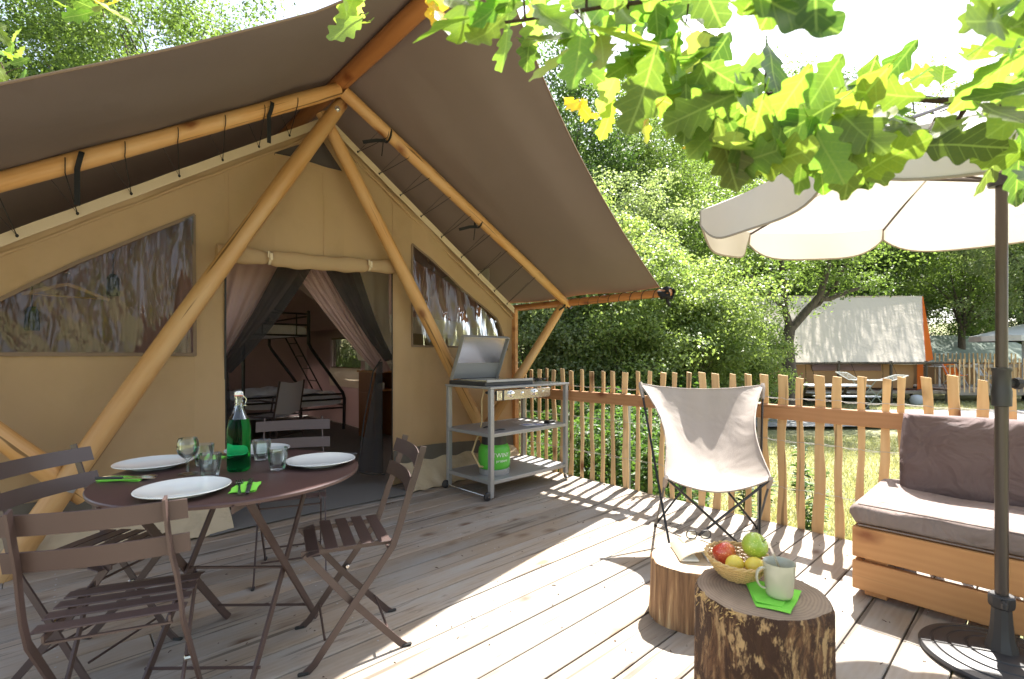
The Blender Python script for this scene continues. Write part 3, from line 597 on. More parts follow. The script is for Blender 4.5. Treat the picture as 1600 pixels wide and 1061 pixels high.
pole('frame_leg',(1.67,3.80,3.20),(-.22,3.80,.0),.056,.066,tent,seed=6,bend=.02); pole('frame_leg',(1.55,3.90,3.12),(3.44,3.90,.0),.050,.064,tent,seed=7,bend=.012)
pole('brace',(4.19,3.72,1.74),(3.22,3.93,.40),.045,.052,tent,seed=8); pole('brace',(-.95,3.70,1.62),(.13,3.86,.36),.050,.060,tent,seed=9)
m=MB(); m.box((3.755,4.02,.86),(.045,.06,1.70),.004); T('corner_post',m,'larch_plank')
def bolt(p,n_,r=.018):
    m=MB(); M=along(p,Vector(p)+Vector(n_)); 
    b=MB(); b.lathe([(r,0),(r,.002),(r*.55,.0025),(r*.5,.010),(r*.3,.012),(0,.012)],12); m.v=[M@Vector(q) for q in b.v]; m.f=b.f; m.mi=b.mi; return T('bolt',m,'steel')
bolt((1.612,3.745,3.115),(-.2,-1,-.1),.022)
# metal plate nailed round the left leg
m=MB(); pl0=Vector((.055,3.80,.465)); ax=(Vector((1.67,3.80,3.20))-Vector((-.22,3.80,0))).normalized(); q1=ax.cross(Vector((0,1,0))).normalized()
def plate(u,v): th=(u-.5)*1.3-math.pi/2; c_=pl0+ax*(v-.5)*.062; return c_+(q1*math.cos(th)+Vector((0,1,0))*math.sin(th))*.0675
m.sheet(plate,10,4,.001); b=MB(); M=along(pl0-Vector((0,.068,0)),pl0-Vector((0,1,0))); b.lathe([(.014,0),(.014,.001),(.007,.0015),(.006,.007),(0,.008)],10); m.add([M@Vector(q) for q in b.v],b.f)
T('leg_plate',m,'grey_metal')
# straps over the rafters, hanging ends
def strap(x,sgn,L,lab=None):
    sl=(.645,-.572)[sgn>0]; zc=RZ-.10-(abs(x-RX))*((RZ-.10-1.62)/2.58 if sgn<0 else (RZ-.10-1.765)/2.63); c_=Vector((x,3.70,zc))
    P=[c_+Vector((.012*math.sin(a),.062*math.cos(a)*-1,.062*math.sin(a))) for a in np.linspace(1.4,-1.0,9)]
    P+= [P[-1]+Vector((.0,-.002,-L*t)) for t in (.3,.7,1)]
    m=MB(); m.bar(P,.002,.026,(1,0,-.6 if sgn<0 else .6) if 0 else (1,0,0)); T('strap',m,'strap_black')
strap(.10,-1,.20); strap(1.10,-1,.19)
for x in (2.02,2.98):
    zc=RZ-.10-(x-RX)*((RZ-.10-1.765)/2.63); m=MB(); m.tube([Vector((x+.06*math.sin(a)*.1,3.70+.056*math.cos(a),zc+.056*math.sin(a))) for a in np.linspace(0,6.3,16)],.009,6)
    m.bar([(x-.02,3.70,zc-.05),(x-.09,3.72,zc-.06),(x-.20,3.74,zc-.10)],.028,.004,(0,1,0)); m.tube([(x-.04,3.7,zc-.05),(x-.05,3.71,zc-.18)],.004,5); T('strap',m,'strap_black')
# lacing cords with toggles: rafter to wall hem
def zr(x): return RZ-.10-(RX-x)*((RZ-.10-1.62)/2.58) if x<RX else RZ-.10-(x-RX)*((RZ-.10-1.765)/2.63)
def cord(xr,xw,i):
    m=MB(); z=zr(xr); a=[Vector((xr,3.70+.052*math.cos(t)*-1*1.0,z+.052*math.sin(t))) for t in np.linspace(2.2,-1.0,8)]; e=Vector((xw,YW-.036,wtop(xw)-.015))
    m.tube(a+[a[-1].lerp(e,.5)+Vector((0,0,-.004)),e],.0028,5); m.lathe([(.004,-.012),(.009,-.004),(.009,.004),(.004,.01),(0,.011)],8,e); 
    e2=Vector((xw-.18*(1 if xw<RX else -1),3.85,wtop(xw)+.22)); m.tube([e,e.lerp(e2,.5),e2],.0018,4); T('lacing_cord',m,'cord_black')
for i,x in enumerate((-.40,-.16,.10,.36,.62,.88,1.12,1.34)): cord(x-.06,x,i)
for i,x in enumerate((1.90,2.10,2.31,2.53,2.76,3.0,3.22,3.44,3.62)): cord(x+.10,x,i)
# cord wrapped along the eave pole and the gathered cloth at its end
m=MB(); m.tube([(4.27+.045*math.cos(t*9),2.50+t*.19,1.795+.045*math.sin(t*9)) for t in np.linspace(0,6.2,260)],.0035,5); T('eave_lashing',m,'cord_black')
def knot(u,v):
    th=u*6.283; r=.048+.012*math.sin(th*3+v*5)+.006*math.sin(th*7); return (4.27+r*math.cos(th),2.40+v*.12,1.80+r*math.sin(th)-.01)
m=MB(); m.sheet(knot,28,8,.002); m.tube([(4.27,2.45,1.76),(4.26,2.44,1.70),(4.29,2.43,1.66)],[.02,.016,.006],8); T('corner_wrap',m,'strap_black',60)
m=MB(); m.tube([(4.27+.05*math.cos(a),3.68+.05*math.sin(a)*.4,1.775+.05*math.sin(a)) for a in np.linspace(0,6.3,16)],.008,6); m.bar([(4.23,3.66,1.80),(4.15,3.66,1.73),(4.1,3.67,1.70)],.02,.004,(0,1,0)); T('pole_lashing',m,'strap_black')
# ================================================================== INSIDE THE TENT
def rod(name,pts,r,par,mat='black_metal',n=8): m=MB(); m.tube(pts,r,n); return link(name,m.mesh(name,mat),par)
bunk=thing('bunk_bed','black tubular bunk bed with slanted ladder and white bedding inside the tent','bunk bed',(2.4,7.7,0))
for y,nm in ((7.70,'bed_end'),(9.6,'bed_end')):
    m=MB(); m.tube([(3.42,y,0),(3.43,y,.50),(3.40,y,.60),(2.90,y,1.30),(2.86,y,1.38),(2.86,y,1.86)],.026,10); m.tube([(1.95,y,0),(1.95,y,1.86)],.024,10)
    for z in (1.50,1.66,1.83): m.tube([(1.95,y,z),(2.86,y,z)],.014,8)
    for z in (.36,.50,.58): m.tube([(1.95,y,z),(3.42,y,z)],.014,8)
    for x in (2.68,2.2): m.tube([(x,y,1.5),(x,y,1.83)],.010,6)
    m.lathe([(.03,0),(.03,.02),(0,.03)],10,(2.86,y,1.86)); link(nm,m.mesh(nm,'black_metal'),bunk)
m=MB()
for a in ((2.86,1.50),(2.86,1.8),(1.95,1.5),(3.42,.40),(1.95,.40)): m.tube([(a[0],7.7,a[1]),(a[0],9.6,a[1])],.015,8)
link('bed_rail',m.mesh('bed_rail','black_metal'),bunk)
m=MB()
for y in (8.35,8.75): m.tube([(3.40,y,.45),(2.86,y,1.5)],.013,6)
for t in np.linspace(.1,.9,5): m.tube([(3.40-.54*t,8.35,.45+1.05*t),(3.40-.54*t,8.75,.45+1.05*t)],.010,6)
link('ladder',m.mesh('ladder','black_metal'),bunk)
def mattress(x0,x1,z,h,mat,amp,par,name):
    m=MB()
    def f(u,v):
        th=v*6.283; cx=(x0+x1)/2; hw=(x1-x0)/2; c_,s_=math.cos(th),math.sin(th); q=lambda t:math.copysign(abs(t)**.45,t)
        return (cx+q(c_)*hw,7.74+u*1.82,z+h/2+q(s_)*h/2+amp*math.sin(u*24+c_*9)*max(0,s_)+amp*.7*math.sin(u*11+c_*17)*max(0,s_))
    m.grid(f,40,36); n=36; 
    for uu in (0,1): 
        ids=[j*41+(0 if uu==0 else 40) for j in range(36)]; m.f.append(tuple(ids if uu else ids[::-1])); m.mi.append(0)
    return link(name,m.mesh(name,mat,70),par)
mattress(1.97,3.40,.40,.17,'duvet_white',.006,bunk,'mattress'); mattress(1.98,2.84,1.48,.17,'duvet_white',.004,bunk,'mattress')
m=MB(); m.sheet(lambda u,v:(1.99+u*1.36,7.78+v*1.7,.585+.035*math.sin(u*3.1)+.016*math.sin(u*19+v*9)+.014*math.sin(v*23+u*5)),44,44,.01); link('duvet',m.mesh('duvet','duvet_white',80),bunk)
m=MB(); m.sheet(lambda u,v:(1.0+u*.95,7.62+v*1.3,.50+.12*math.sin(v*3.1)*math.sin(u*3.1)+.02*math.sin(u*21+v*9)),30,30,.01); 
sb=thing('blanket_heap','dark grey rumpled blanket beside the bunk bed inside the tent','blanket',(1.4,8.2,0)); link('blanket',m.mesh('blanket','duvet_grey',80),sb)
m=MB(); m.box((1.45,8.25,.25),(.9,1.2,.42),.02); link('folded_mattress',m.mesh('folded_mattress','duvet_grey'),sb)
# grey mesh chair inside
ch=thing('sling_armchair','grey mesh sling armchair standing inside the tent before the bunk bed','chair',(2.05,6.75,0),R(35))
def lo(name,m,mat,par,sm=35): return local(name,m.mesh(name,mat,sm),par)
m=MB(); m.sheet(lambda u,v:(-.24+.48*u,-.22-.06*v-.02*math.sin(u*3.1),.46+.40*v+.012*math.cos(u*6.28)),12,8,.004); lo('backrest',m,'silver_mesh',ch,70)
m=MB(); m.sheet(lambda u,v:(-.24+.48*u,-.22+.46*v,.43-.02*math.sin(v*3.1)),10,8,.004); lo('seat',m,'silver_mesh',ch,70)
for s_ in (-1,1):
    m=MB(); m.tube([(.25*s_,.24,0),(.25*s_,.22,.43),(.27*s_,.20,.63),(.28*s_,-.05,.64),(.26*s_,-.24,.62)],.012,8); m.tube([(.25*s_,-.30,0),(.25*s_,-.21,.43),(.24*s_,-.29,.88)],.012,8); m.tube([(.25*s_,.24,.43),(.25*s_,-.22,.43)],.012,8); lo('side_frame',m,'brown_metal',ch)
m=MB(); m.tube([(-.25,.22,.42),(.25,.22,.42)],.011,8); m.tube([(-.25,-.27,.2),(.25,-.27,.2)],.009,8); lo('cross_bar',m,'brown_metal',ch)
# wooden cabinet with small things on it
cb=thing('wooden_cabinet','reddish wooden cabinet inside the tent by the right door curtain','cabinet',(3.48,6.65,0))
m=MB()
for x in(3.30,3.66): m.box((x,6.65,.48),(.02,.5,.94),.002)
m.box((3.48,6.89,.48),(.34,.018,.94),.002); link('carcass',m.mesh('carcass','cabinet_wood'),cb)
m=MB(); m.box((3.48,6.65,.965),(.42,.54,.025),.003); link('top',m.mesh('top','larch_plank'),cb)
m=MB(); m.box((3.48,6.65,.70),(.33,.46,.018),.002); link('shelf',m.mesh('shelf','larch_plank'),cb)
m=MB(); m.box((3.287,6.65,.35),(.012,.46,.62),.002); link('door',m.mesh('door','cabinet_wood'),cb)
for p,hh,lab in (((3.42,6.52,.709),.10,'white crockery stack on the shelf of the wooden cabinet'),((3.40,6.75,.978),.13,'small pale box standing on top of the wooden cabinet')):
    m=MB(); m.box((0,0,hh/2),(.12,.12,hh),.01); o=link('kitchen_box',m.mesh('kitchen_box','white_ceramic'),None,Matrix.Translation(p)); tag(o,lab,'box')
def hanger(p,rz,lab,sc=1.0):
    t=thing('coat_hanger',lab,'hanger',p,rz,'wooden hangers hanging in the tent'); m=MB()
    m.bar([(-.22*sc,0,0),(-.17*sc,0,.018),(-.05*sc,0,.07),(0,0,.085),(.05*sc,0,.07),(.17*sc,0,.018),(.22*sc,0,0)],.022,.012,(0,1,0)); m.tube([(-.20*sc,0,.004),(.20*sc,0,.004)],.005,6); lo('shoulder_bar',m,'hanger_wood',t)
    m=MB(); m.tube([(0,0,.085),(0,0,.12),(.018,0,.15),(0,0,.17),(-.018,0,.155)],.002,5); lo('hook',m,'chrome',t); return t
hanger((2.23,4.85,1.70),R(-20),'wooden hanger behind the mosquito net in the doorway')
hanger((.06,4.42,1.585),R(10),'wooden hanger seen through the large left window')
def lantern(p,lab):
    t=thing('hanging_lantern',lab,'lantern',p,0,'dark lanterns behind the left window'); m=MB(); m.lathe([(.0,0),(.035,0),(.04,.02),(.033,.10),(.036,.12),(.02,.15),(0,.155)],14); lo('body',m,'black_plastic',t)
    m=MB(); m.lathe([(.0345,.03),(.037,.06),(.0345,.09)],14); lo('globe',m,'clear_glass',t); m=MB(); m.tube([(0,0,.15),(0,0,.30)],.003,5); lo('cord',m,'cord_black',t)
lantern((.30,4.48,1.62),'dark lantern hanging right of the hanger behind the left window'); lantern((-.11,4.44,1.36),'lower dark lantern at the left end of the left window')

# ================================================================== TABLE AND BISTRO CHAIRS
TC=(.528,2.18)
tb=thing('bistro_table','round dark brown metal folding table laid for four under the canopy','table',(*TC,0),math.atan2(.75,.67)-math.pi/2)
m=MB(); m.lathe([(0,-.003),(.448,-.003),(.456,-.013),(.459,-.014),(.461,-.004),(.458,.0),(.450,.0015),(0,.0015)],96,(0,0,.738)); lo('tabletop',m,'table_paint',tb,40)
m=MB()
for s_ in(-1,1): m.bar([(.21*s_,-.42,.715),(.21*s_,.42,.715)],.022,.005)
for y in(-.28,.28): m.tube([(-.21,y,.71),(.21,y,.71)],.007,6)
lo('underframe',m,'brown_metal',tb)
for s_ in(-1,1):
    m=MB(); m.bar([(.20*s_,-.30,.71),(.20*s_,.28,.03),(.20*s_,.31,.0)],.030,.008); lo('leg',m,'brown_metal',tb)
    m=MB(); m.bar([(.185*s_,.30,.71),(.185*s_,-.28,.03),(.185*s_,-.31,.0)],.030,.008); lo('leg',m,'brown_metal',tb)
for y,z in ((.22,.10),(-.22,.10),(0,.36)):
    m=MB(); m.tube([(-.20,y,z),(.20,y,z)],.006,6); lo('cross_rod',m,'brown_metal',tb)
CH0=thing('bistro_chair','','bistro chair',(0,0,0),0)
for s_ in(-1,1):
    m=MB(); m.bar([(.160*s_,-.285,.82),(.161*s_,-.262,.74),(.163*s_,-.235,.66),(.171*s_,-.205,.58),(.175*s_,-.18,.50),(.175*s_,-.155,.43),(.175*s_,-.02,.25),(.175*s_,.14,.03),(.175*s_,.175,.0)],.026,.007); lo('back_post',m,'brown_metal',CH0)
    m=MB(); m.bar([(.150*s_,.17,.44),(.150*s_,.02,.25),(.150*s_,-.19,.02),(.150*s_,-.215,.0)],.026,.007); lo('leg',m,'brown_metal',CH0)
    m=MB(); m.bar([(.143*s_,-.16,.440),(.143*s_,.185,.443)],.018,.006); lo('seat_rail',m,'brown_metal',CH0)
    m=MB(); m.lathe([(.007,-.012),(.009,-.010),(.009,.010),(.007,.012)],8); 
    b=MB(); M=along((.163*s_,-.02,.245),(.19*s_,-.02,.245)); b.v=[M@Vector(p) for p in m.v]; b.f=m.f; b.mi=m.mi; lo('rivet',b,'steel',CH0)
    m=MB(); m.box((.175*s_,.178,.006),(.016,.04,.012),.004); lo('foot',m,'rubber',CH0); m=MB(); m.box((.150*s_,-.218,.006),(.016,.04,.012),.004); lo('foot',m,'rubber',CH0)
me=None
sl=MB(); sl.box((0,0,0),(.355,.048,.005),.002); sl_me=sl.mesh('slat','brown_metal')
for i in range(5):
    o=local('slat',sl_me,CH0); o.matrix_basis=Matrix.Translation((0,-.125+.067*i,.4545+(.004 if i not in(0,4) else 0)-(.010 if i==4 else 0)))@Matrix.Rotation(R(-14 if i==4 else 0),4,'X')
for z,hh,yy in ((.775,.058,-.290),(.672,.058,-.258)):
    m=MB(); m.sheet(lambda u,v:(-.205+.41*u,yy+.024-.026*math.sin(u*3.14)-(v-.5)*.018+.02,z-hh/2+hh*v),16,3,.004); lo('back_slat',m,'brown_metal',CH0)
for y,z in ((.15,.40),(-.14,.42),(.10,.10),(-.14,.09)):
    m=MB(); m.tube([(-.147,y,z),(.147,y,z)],.005,6); lo('cross_rod',m,'brown_metal',CH0)
rot=lambda fx,fy: math.atan2(fy,fx)-math.pi/2
CH0['label']='brown slatted folding chair at the front left of the table, its back to the viewer'; CH0['group']='brown metal folding chairs round the table'
place(CH0,(.165,1.92,0),rot(.35,.93))
dup(CH0,(.905,2.005,0),rot(-.95,.3),'brown slatted folding chair on the right side of the table, near the sunlit boards')
dup(CH0,(.13,2.50,0),rot(.67,-.74),'brown slatted folding chair at the far left of the table by the crossed log')
dup(CH0,(.97,2.86,0),rot(-.36,-.93),'brown slatted folding chair behind the table in front of the tent doorway')
# tableware
ZT=.7395
def plate(x,y,lab):
    m=MB(); m.lathe([(0,.004),(.07,.003),(.072,.0),(.078,.0),(.080,.004),(.115,.012),(.138,.019),(.1395,.021),(.138,.0225),(.112,.016),(.085,.0095),(0,.0085)],56); o=link('plate',m.mesh('plate','white_ceramic',50),None,Matrix.Translation((x,y,ZT+.0005))); tag(o,lab,'plate','white dinner plates on the table')
plate(.300,2.50,'white plate at the far left of the table behind the green napkin'); plate(.315,1.955,'white plate nearest the viewer at the front of the table')
plate(.825,2.085,'white plate at the right edge of the table'); plate(.700,2.520,'white plate at the back of the table behind the tumblers')
def tumbler(x,y,lab):
    n=24; wob=lambda th,z: 1+ (.045*abs(math.cos(th*4.0)) if .004<z<.045 else 0)-(.02 if .004<z<.045 else 0)
    m=MB(); m.lathe([(0,0),(.026,0),(.0285,.004),(.031,.020),(.033,.044),(.0350,.048),(.0385,.088),(.0380,.0895),(.0370,.0885),(.0335,.050),(.0295,.028),(.026,.018),(0,.015)],48,wob=wob); o=link('tumbler',m.mesh('tumbler','clear_glass',60),None,Matrix.Translation((x,y,ZT+.0005))); tag(o,lab,'glass','clear glass tumblers on the table')
tumbler(.430,2.145,'clear tumbler at left just behind the nearest plate'); tumbler(.455,2.385,'clear tumbler at left behind the stemmed glass')
tumbler(.665,2.335,'clear tumbler right of the bottle, in front of the back plate'); tumbler(.655,2.095,'clear tumbler between the bottle and the right plate')
m=MB(); m.lathe([(0,0),(.034,0),(.035,.0015),(.012,.006),(.0045,.012),(.004,.045),(.006,.055),(.018,.064),(.033,.080),(.0385,.100),(.036,.122),(.0315,.138),(.0308,.139),(.0305,.137),(.0350,.120),(.0372,.100),(.0320,.082),(.017,.067),(0,.060)],48)
tag(link('wine_glass',m.mesh('wine_glass','clear_glass',60),None,Matrix.Translation((.378,2.262,ZT+.0005))),'stemmed round wine glass beside the left plate','glass')
# swing-top bottle with green syrup
bt=thing('swing_top_bottle','swing-top glass bottle full of bright green drink in the middle of the table','bottle',(.540,2.195,ZT+.0005),R(20))
sq=lambda th,z: 1+(.05*math.cos(4*th) if z<.19 else 0)
m=MB(); m.lathe([(.0352,.206),(.026,.225),(.0165,.250),(.0145,.262),(.0145,.285),(.0165,.288),(.0165,.296),(.0125,.297),(.0122,.262),(.0142,.250),(.0236,.225),(.0335,.206),(.0352,.206)],48); m.f=m.f[:12*48]; m.mi=m.mi[:len(m.f)]; lo('glass_body',m,'clear_glass',bt,60)
m=MB(); m.lathe([(0,.004),(.036,.0),(.0425,.006),(.0435,.02),(.0435,.165),(.040,.187),(.0352,.2055),(0,.2055)],48,wob=sq); lo('drink',m,'green_liquid',bt,50)
m=MB(); m.lathe([(0,.298),(.015,.298),(.016,.303),(.015,.313),(.008,.317),(0,.317)],20); lo('stopper',m,'white_ceramic',bt); m=MB(); m.lathe([(.0125,.2972),(.0165,.2972),(.0165,.3005),(.0,.3005)],16); lo('seal_ring',m,'red_cap',bt)
m=MB()
for s_ in(-1,1): m.tube([(0,.017*s_,.31),(0,.026*s_,.300),(.012,.029*s_,.285),(.008,.027*s_,.262),(-.006,.020*s_,.250),(.0,.0155*s_,.268)],.0013,5)
m.tube([(.008,-.027,.262),(.022,-.02,.258),(.026,0,.257),(.022,.02,.258),(.008,.027,.262)],.0013,5); m.tube([(.0165*math.cos(a),.0165*math.sin(a),.268) for a in np.linspace(0,6.3,18)],.0012,5); lo('wire_bail',m,'chrome',bt)
# napkins with cutlery
def napkin(p,rz,wd,ln,lab,fold=.012):
    m=MB(); M=Matrix.Translation(p)@Matrix.Rotation(rz,4,'Z')
    m.sheet(lambda u,v:((u-.5)*wd+.002*math.sin(v*9),(v-.5)*ln,.0025+fold*max(0,v-.86)*(1+math.sin(u*5))*2+.0015*math.sin(u*6+v*4)),14,14,.0018); m.sheet(lambda u,v:((u-.5)*wd*.97+.004,(v-.5)*ln*.98-.003,.0045+.001*math.sin(u*9)+fold*.9*max(0,u-.8)),10,10,.001)
    o=link('napkin',m.mesh('napkin','napkin_green',60),None,M); tag(o,lab,'napkin','bright green paper napkins')
def fork(p,rz,lab,mat='steel'):
    m=MB(); M=Matrix.Translation(p)@Matrix.Rotation(rz,4,'Z'); m.sheet(lambda u,v:((u-.5)*(.012-.006*math.sin(v*2.6)),-.10+v*.13,.003+.004*math.sin(v*3.1)),3,12,.0018); m.sheet(lambda u,v:((u-.5)*(.006+.018*min(1,v*2)),.03+v*.022,.003+.002*v),6,4,.0018)
    for i in range(4): m.bar([(-.0097+.0065*i,.052,.005),(-.0097+.0065*i,.075,.007),(-.0095+.0063*i,.098,.004)],.0022,.0032)
    tag(link('fork',m.mesh('fork',mat,50),None,M),lab,'fork','forks on the napkins')
def knife(p,rz,lab):
    t=thing('knife',lab,'knife',p,rz,'black handled table knives'); m=MB(); m.sheet(lambda u,v:((u-.5)*(.016-.011*max(0,v-.8)*4*(1-u))-.0,.0+v*.115,.005),4,10,.0012); lo('blade',m,'steel',t,50); m=MB(); m.box((0,-.052,.0055),(.014,.10,.009),.004); lo('handle',m,'black_plastic',t)
ZN=ZT+.0045
napkin((.190,2.318,ZT+.001),R(-128),.075,.145,'green napkin at the left edge of the table with cutlery on it'); fork((.205,2.325,ZN+.001),R(-134),'fork on the left green napkin'); knife((.185,2.302,ZN),R(-130),'black handled knife on the left green napkin, at the table edge')
napkin((.482,1.880,ZT+.001),R(-24),.080,.120,'green napkin at the front of the table right of the nearest plate'); fork((.466,1.888,ZN+.001),R(-14),'fork with its tines towards the bottle on the front green napkin'); knife((.494,1.876,ZN),R(-18),'knife on the front green napkin')
napkin((.50,2.545,ZT+.001),R(20),.08,.14,'green napkin at the back of the table left of the bottle'); fork((.515,2.54,ZN+.001),R(-20),'fork on the back green napkin'); knife((.488,2.56,ZN),R(-20),'black handled knife on the back green napkin')
fork((.83,2.262,ZT+.001),R(-118),'fork lying flat behind the right plate'); knife((.935,2.215,ZT),R(62),'dark knife lying flat behind the right plate')

# ================================================================== COOKER TROLLEY
tr=thing('cooker_trolley','grey metal kitchen trolley with a gas griddle and open lid by the tent corner','trolley',(3.12,3.42,0),R(1.5))
LX,LY=.50,.305
for sx in(-1,1):
    for sy in(-1,1):
        m=MB(); m.box((sx*(LX-.02),sy*(LY-.02),.495),(.04,.04,.85 if 1 else 0),.003); lo('leg',m,'grey_metal',tr)
for z,th in ((.155,.03),(.545,.03)):
    m=MB(); m.box((0,0,z),(2*LX-.006,2*LY-.006,.004),.001); m.box((0,-LY+.008,z-.011),(2*LX-.08,.012,th),.002); m.box((0,LY-.008,z-.011),(2*LX-.08,.012,th),.002); m.box((-LX+.008,0,z-.011),(.012,2*LY-.08,th),.002); m.box((LX-.008,0,z-.011),(.012,2*LY-.08,th),.002); lo('shelf',m,'grey_metal',tr)
m=MB(); m.box((0,0,.928),(2*LX+.016,2*LY+.016,.020),.004); lo('worktop',m,'grey_metal',tr)
for y in(-LY+.02,LY-.02):
    w_=thing('x','','x') if 0 else None
    m=MB(); b=MB(); b.lathe([(0,-.012),(.030,-.012),(.036,-.008),(.036,.008),(.030,.012),(0,.012)],20); M=Matrix.Translation((-LX-.02,y-.0,.037))@Matrix.Rotation(R(90),4,'X'); m.add([M@Vector(p) for p in b.v],b.f); lo('wheel',m,'black_plastic',tr)
m=MB(); m.tube([(-LX-.02,-LY,.037),(-LX-.02,LY,.037)],.006,8); lo('axle',m,'chrome',tr)
for sy in(-1,1):
    c_=MB(); c_.tube([(LX-.02,sy*(LY-.02),.075),(LX-.02,sy*(LY-.02),.05)],.011,10); c_.box((LX-.02,sy*(LY-.02),.045),(.022,.04,.03),.004); b=MB(); b.lathe([(0,-.010),(.020,-.010),(.024,-.006),(.024,.006),(.020,.010),(0,.010)],16); M=Matrix.Translation((LX-.02,sy*(LY-.02)-.008,.025))@Matrix.Rotation(R(90),4,'Y'); c_.add([M@Vector(p) for p in b.v],b.f); lo('castor',c_,'chrome',tr)
    m=MB(); m.box((-LX+.02,sy*(LY-.02),.045),(.038,.038,.05),.003); lo('leg_foot',m,'grey_metal',tr)
# control panel
m=MB(); m.box((-.115,-LY-.005,.865),(.66,.03,.085),.004); lo('control_panel',m,'steel',tr); m=MB(); m.box((-.380,-LY-.022,.865),(.018,.004,.085),.001); lo('panel_gap',m,'black_plastic',tr)
for x,r in ((-.29,.026),(.0,.026)):
    m=MB(); b=MB(); b.lathe([(r*1.15,0),(r*1.15,.004),(r,.006),(r*.92,.026),(r*.7,.029),(0,.029)],24); M=Matrix.Translation((x,-LY-.020,.870))@Matrix.Rotation(R(90),4,'X'); m.add([M@Vector(p) for p in b.v],b.f); kn=lo('knob',m,'chrome',tr); 
m=MB(); b=MB(); b.lathe([(.014,0),(.014,.008),(.006,.01),(0,.01)],16); M=Matrix.Translation((-.15,-LY-.020,.870))@Matrix.Rotation(R(90),4,'X'); m.add([M@Vector(p) for p in b.v],b.f); lo('igniter_button',m,'chrome',tr)
m=MB(); b=MB(); b.lathe([(.010,0),(.010,.006),(0,.007)],12); M=Matrix.Translation((.12,-LY-.020,.872))@Matrix.Rotation(R(90),4,'X'); m.add([M@Vector(p) for p in b.v],b.f); lo('small_knob',m,'chrome',tr)
m=MB(); m.tube([(-.415,-LY-.022,.845),(-.415,-LY-.034,.850),(-.415,-LY-.034,.885),(-.415,-LY-.022,.89)],.004,6); lo('latch',m,'chrome',tr)
# griddle body, plate and lid
m=MB(); m.box((-.205,.02,.956),(.58,.50,.036),.006); lo('griddle_body',m,'black_plastic',tr)
m=MB(); m.prism([(-.44,-.20),(.02,-.20),(.05,-.17),(.05,.20),(-.44,.20)],2,.975,.984); lo('griddle_plate',m,'steel',tr)
m=MB(); m.box((-.205,-.235,.982),(.56,.012,.022),.002); lo('front_lip',m,'grey_metal',tr)
LM=Matrix.Translation((-.205,.27,.985))@Matrix.Rotation(R(24),4,'X')   # lid leans back
ll=WM[tr.name]@LM
m=MB(); m.box((0,0,.215),(.56,.012,.43),.003); m.box((-.277,-.018,.215),(.006,.045,.43),.002); m.box((.277,-.018,.215),(.006,.045,.43),.002); m.box((0,-.018,.428),(.56,.045,.006),.002); lid=link('lid',m.mesh('lid','grey_metal'),tr,ll)
m=MB(); m.box((0,-.009,.290),(.535,.004,.26),.001); link('lid_liner',m.mesh('lid_liner','steel'),lid,ll)
m=MB(); m.tube([(-.36,.27,.985),(.12,.27,.985)],.008,8); lo('hinge',m,'black_metal',tr)
# hob to the right: pan supports and burners
for x in (.235,.40):
    m=MB(); b=MB(); b.lathe([(0,0),(.040,0),(.042,.008),(.03,.012),(.028,.018),(0,.019)],18,(x,.0,.945)); m.add(b.v,b.f); lo('burner',m,'black_metal',tr)
    m=MB()
    for a in range(4): c_,s_=math.cos(a*1.571+.78),math.sin(a*1.571+.78); m.bar([(x+.02*c_,.02*s_,.972),(x+.10*c_,.10*s_,.972),(x+.105*c_,.105*s_,.942)],.006,.005,(-s_,c_,0))
    m.tube([(x+.085*math.cos(t),.085*math.sin(t),.966) for t in np.linspace(0,6.3,20)],.003,5); lo('pan_support',m,'black_metal',tr)
# hose
m=MB(); m.tube([(-.34,-.05,.93),(-.37,-.04,.80),(-.36,-.03,.62),(-.35,0,.56)],.007,8); m.tube([(-.35,0,.53),(-.40,.0,.45),(-.47,-.03,.36),(-.43,-.08,.24),(-.30,-.10,.21),(-.235,-.11,.33),(-.22,-.11,.395)],.009,8); lo('gas_hose',m,'hose_yellow',tr)
m=MB(); m.box((-.38,-.19,.88),(.03,.03,.07),.004); m.tube([(-.46,-.20,.885),(-.30,-.20,.865),(-.20,-.15,.87)],.012,8); lo('cable_clip',m,'black_plastic',tr)
# gas bottle on the bottom shelf
gb=thing('gas_bottle','small round green gas bottle with grey collar on the bottom shelf of the trolley','gas bottle',(2.865,3.335,.1585),R(0))
m=MB(); m.lathe([(0,.03),(.09,.03),(.125,.045),(.138,.065),(.141,.09),(.141,.19),(.136,.225),(.118,.258),(.085,.282),(.05,.292),(0,.295)],48); lo('tank',m,'gas_green',gb,60)
m=MB(); m.lathe([(.115,0),(.135,0),(.135,.045),(.130,.050),(.112,.045)],40); lo('foot_ring',m,'post_grey',gb)
m=MB(); m.lathe([(.108,.262),(.114,.258),(.112,.30),(.108,.345),(.104,.345),(.104,.30)],40); lo('collar',m,'black_plastic',gb)
m=MB(); m.tube([(.105*math.cos(t),.105*math.sin(t),.345+.045*math.sin((t-.3)/2.4*3.14)) for t in np.linspace(.3,2.7,14)],.012,8); m.tube([(.105*math.cos(t),.105*math.sin(t),.345+.045*math.sin((t-3.4)/2.4*3.14)) for t in np.linspace(3.4,5.8,14)],.012,8); lo('handle',m,'black_plastic',gb)
m=MB(); m.lathe([(0,.29),(.018,.29),(.018,.32),(.012,.325),(.012,.345),(0,.345)],14); m.box((.03,0,.325),(.05,.02,.02),.004); lo('valve',m,'hose_yellow',gb)
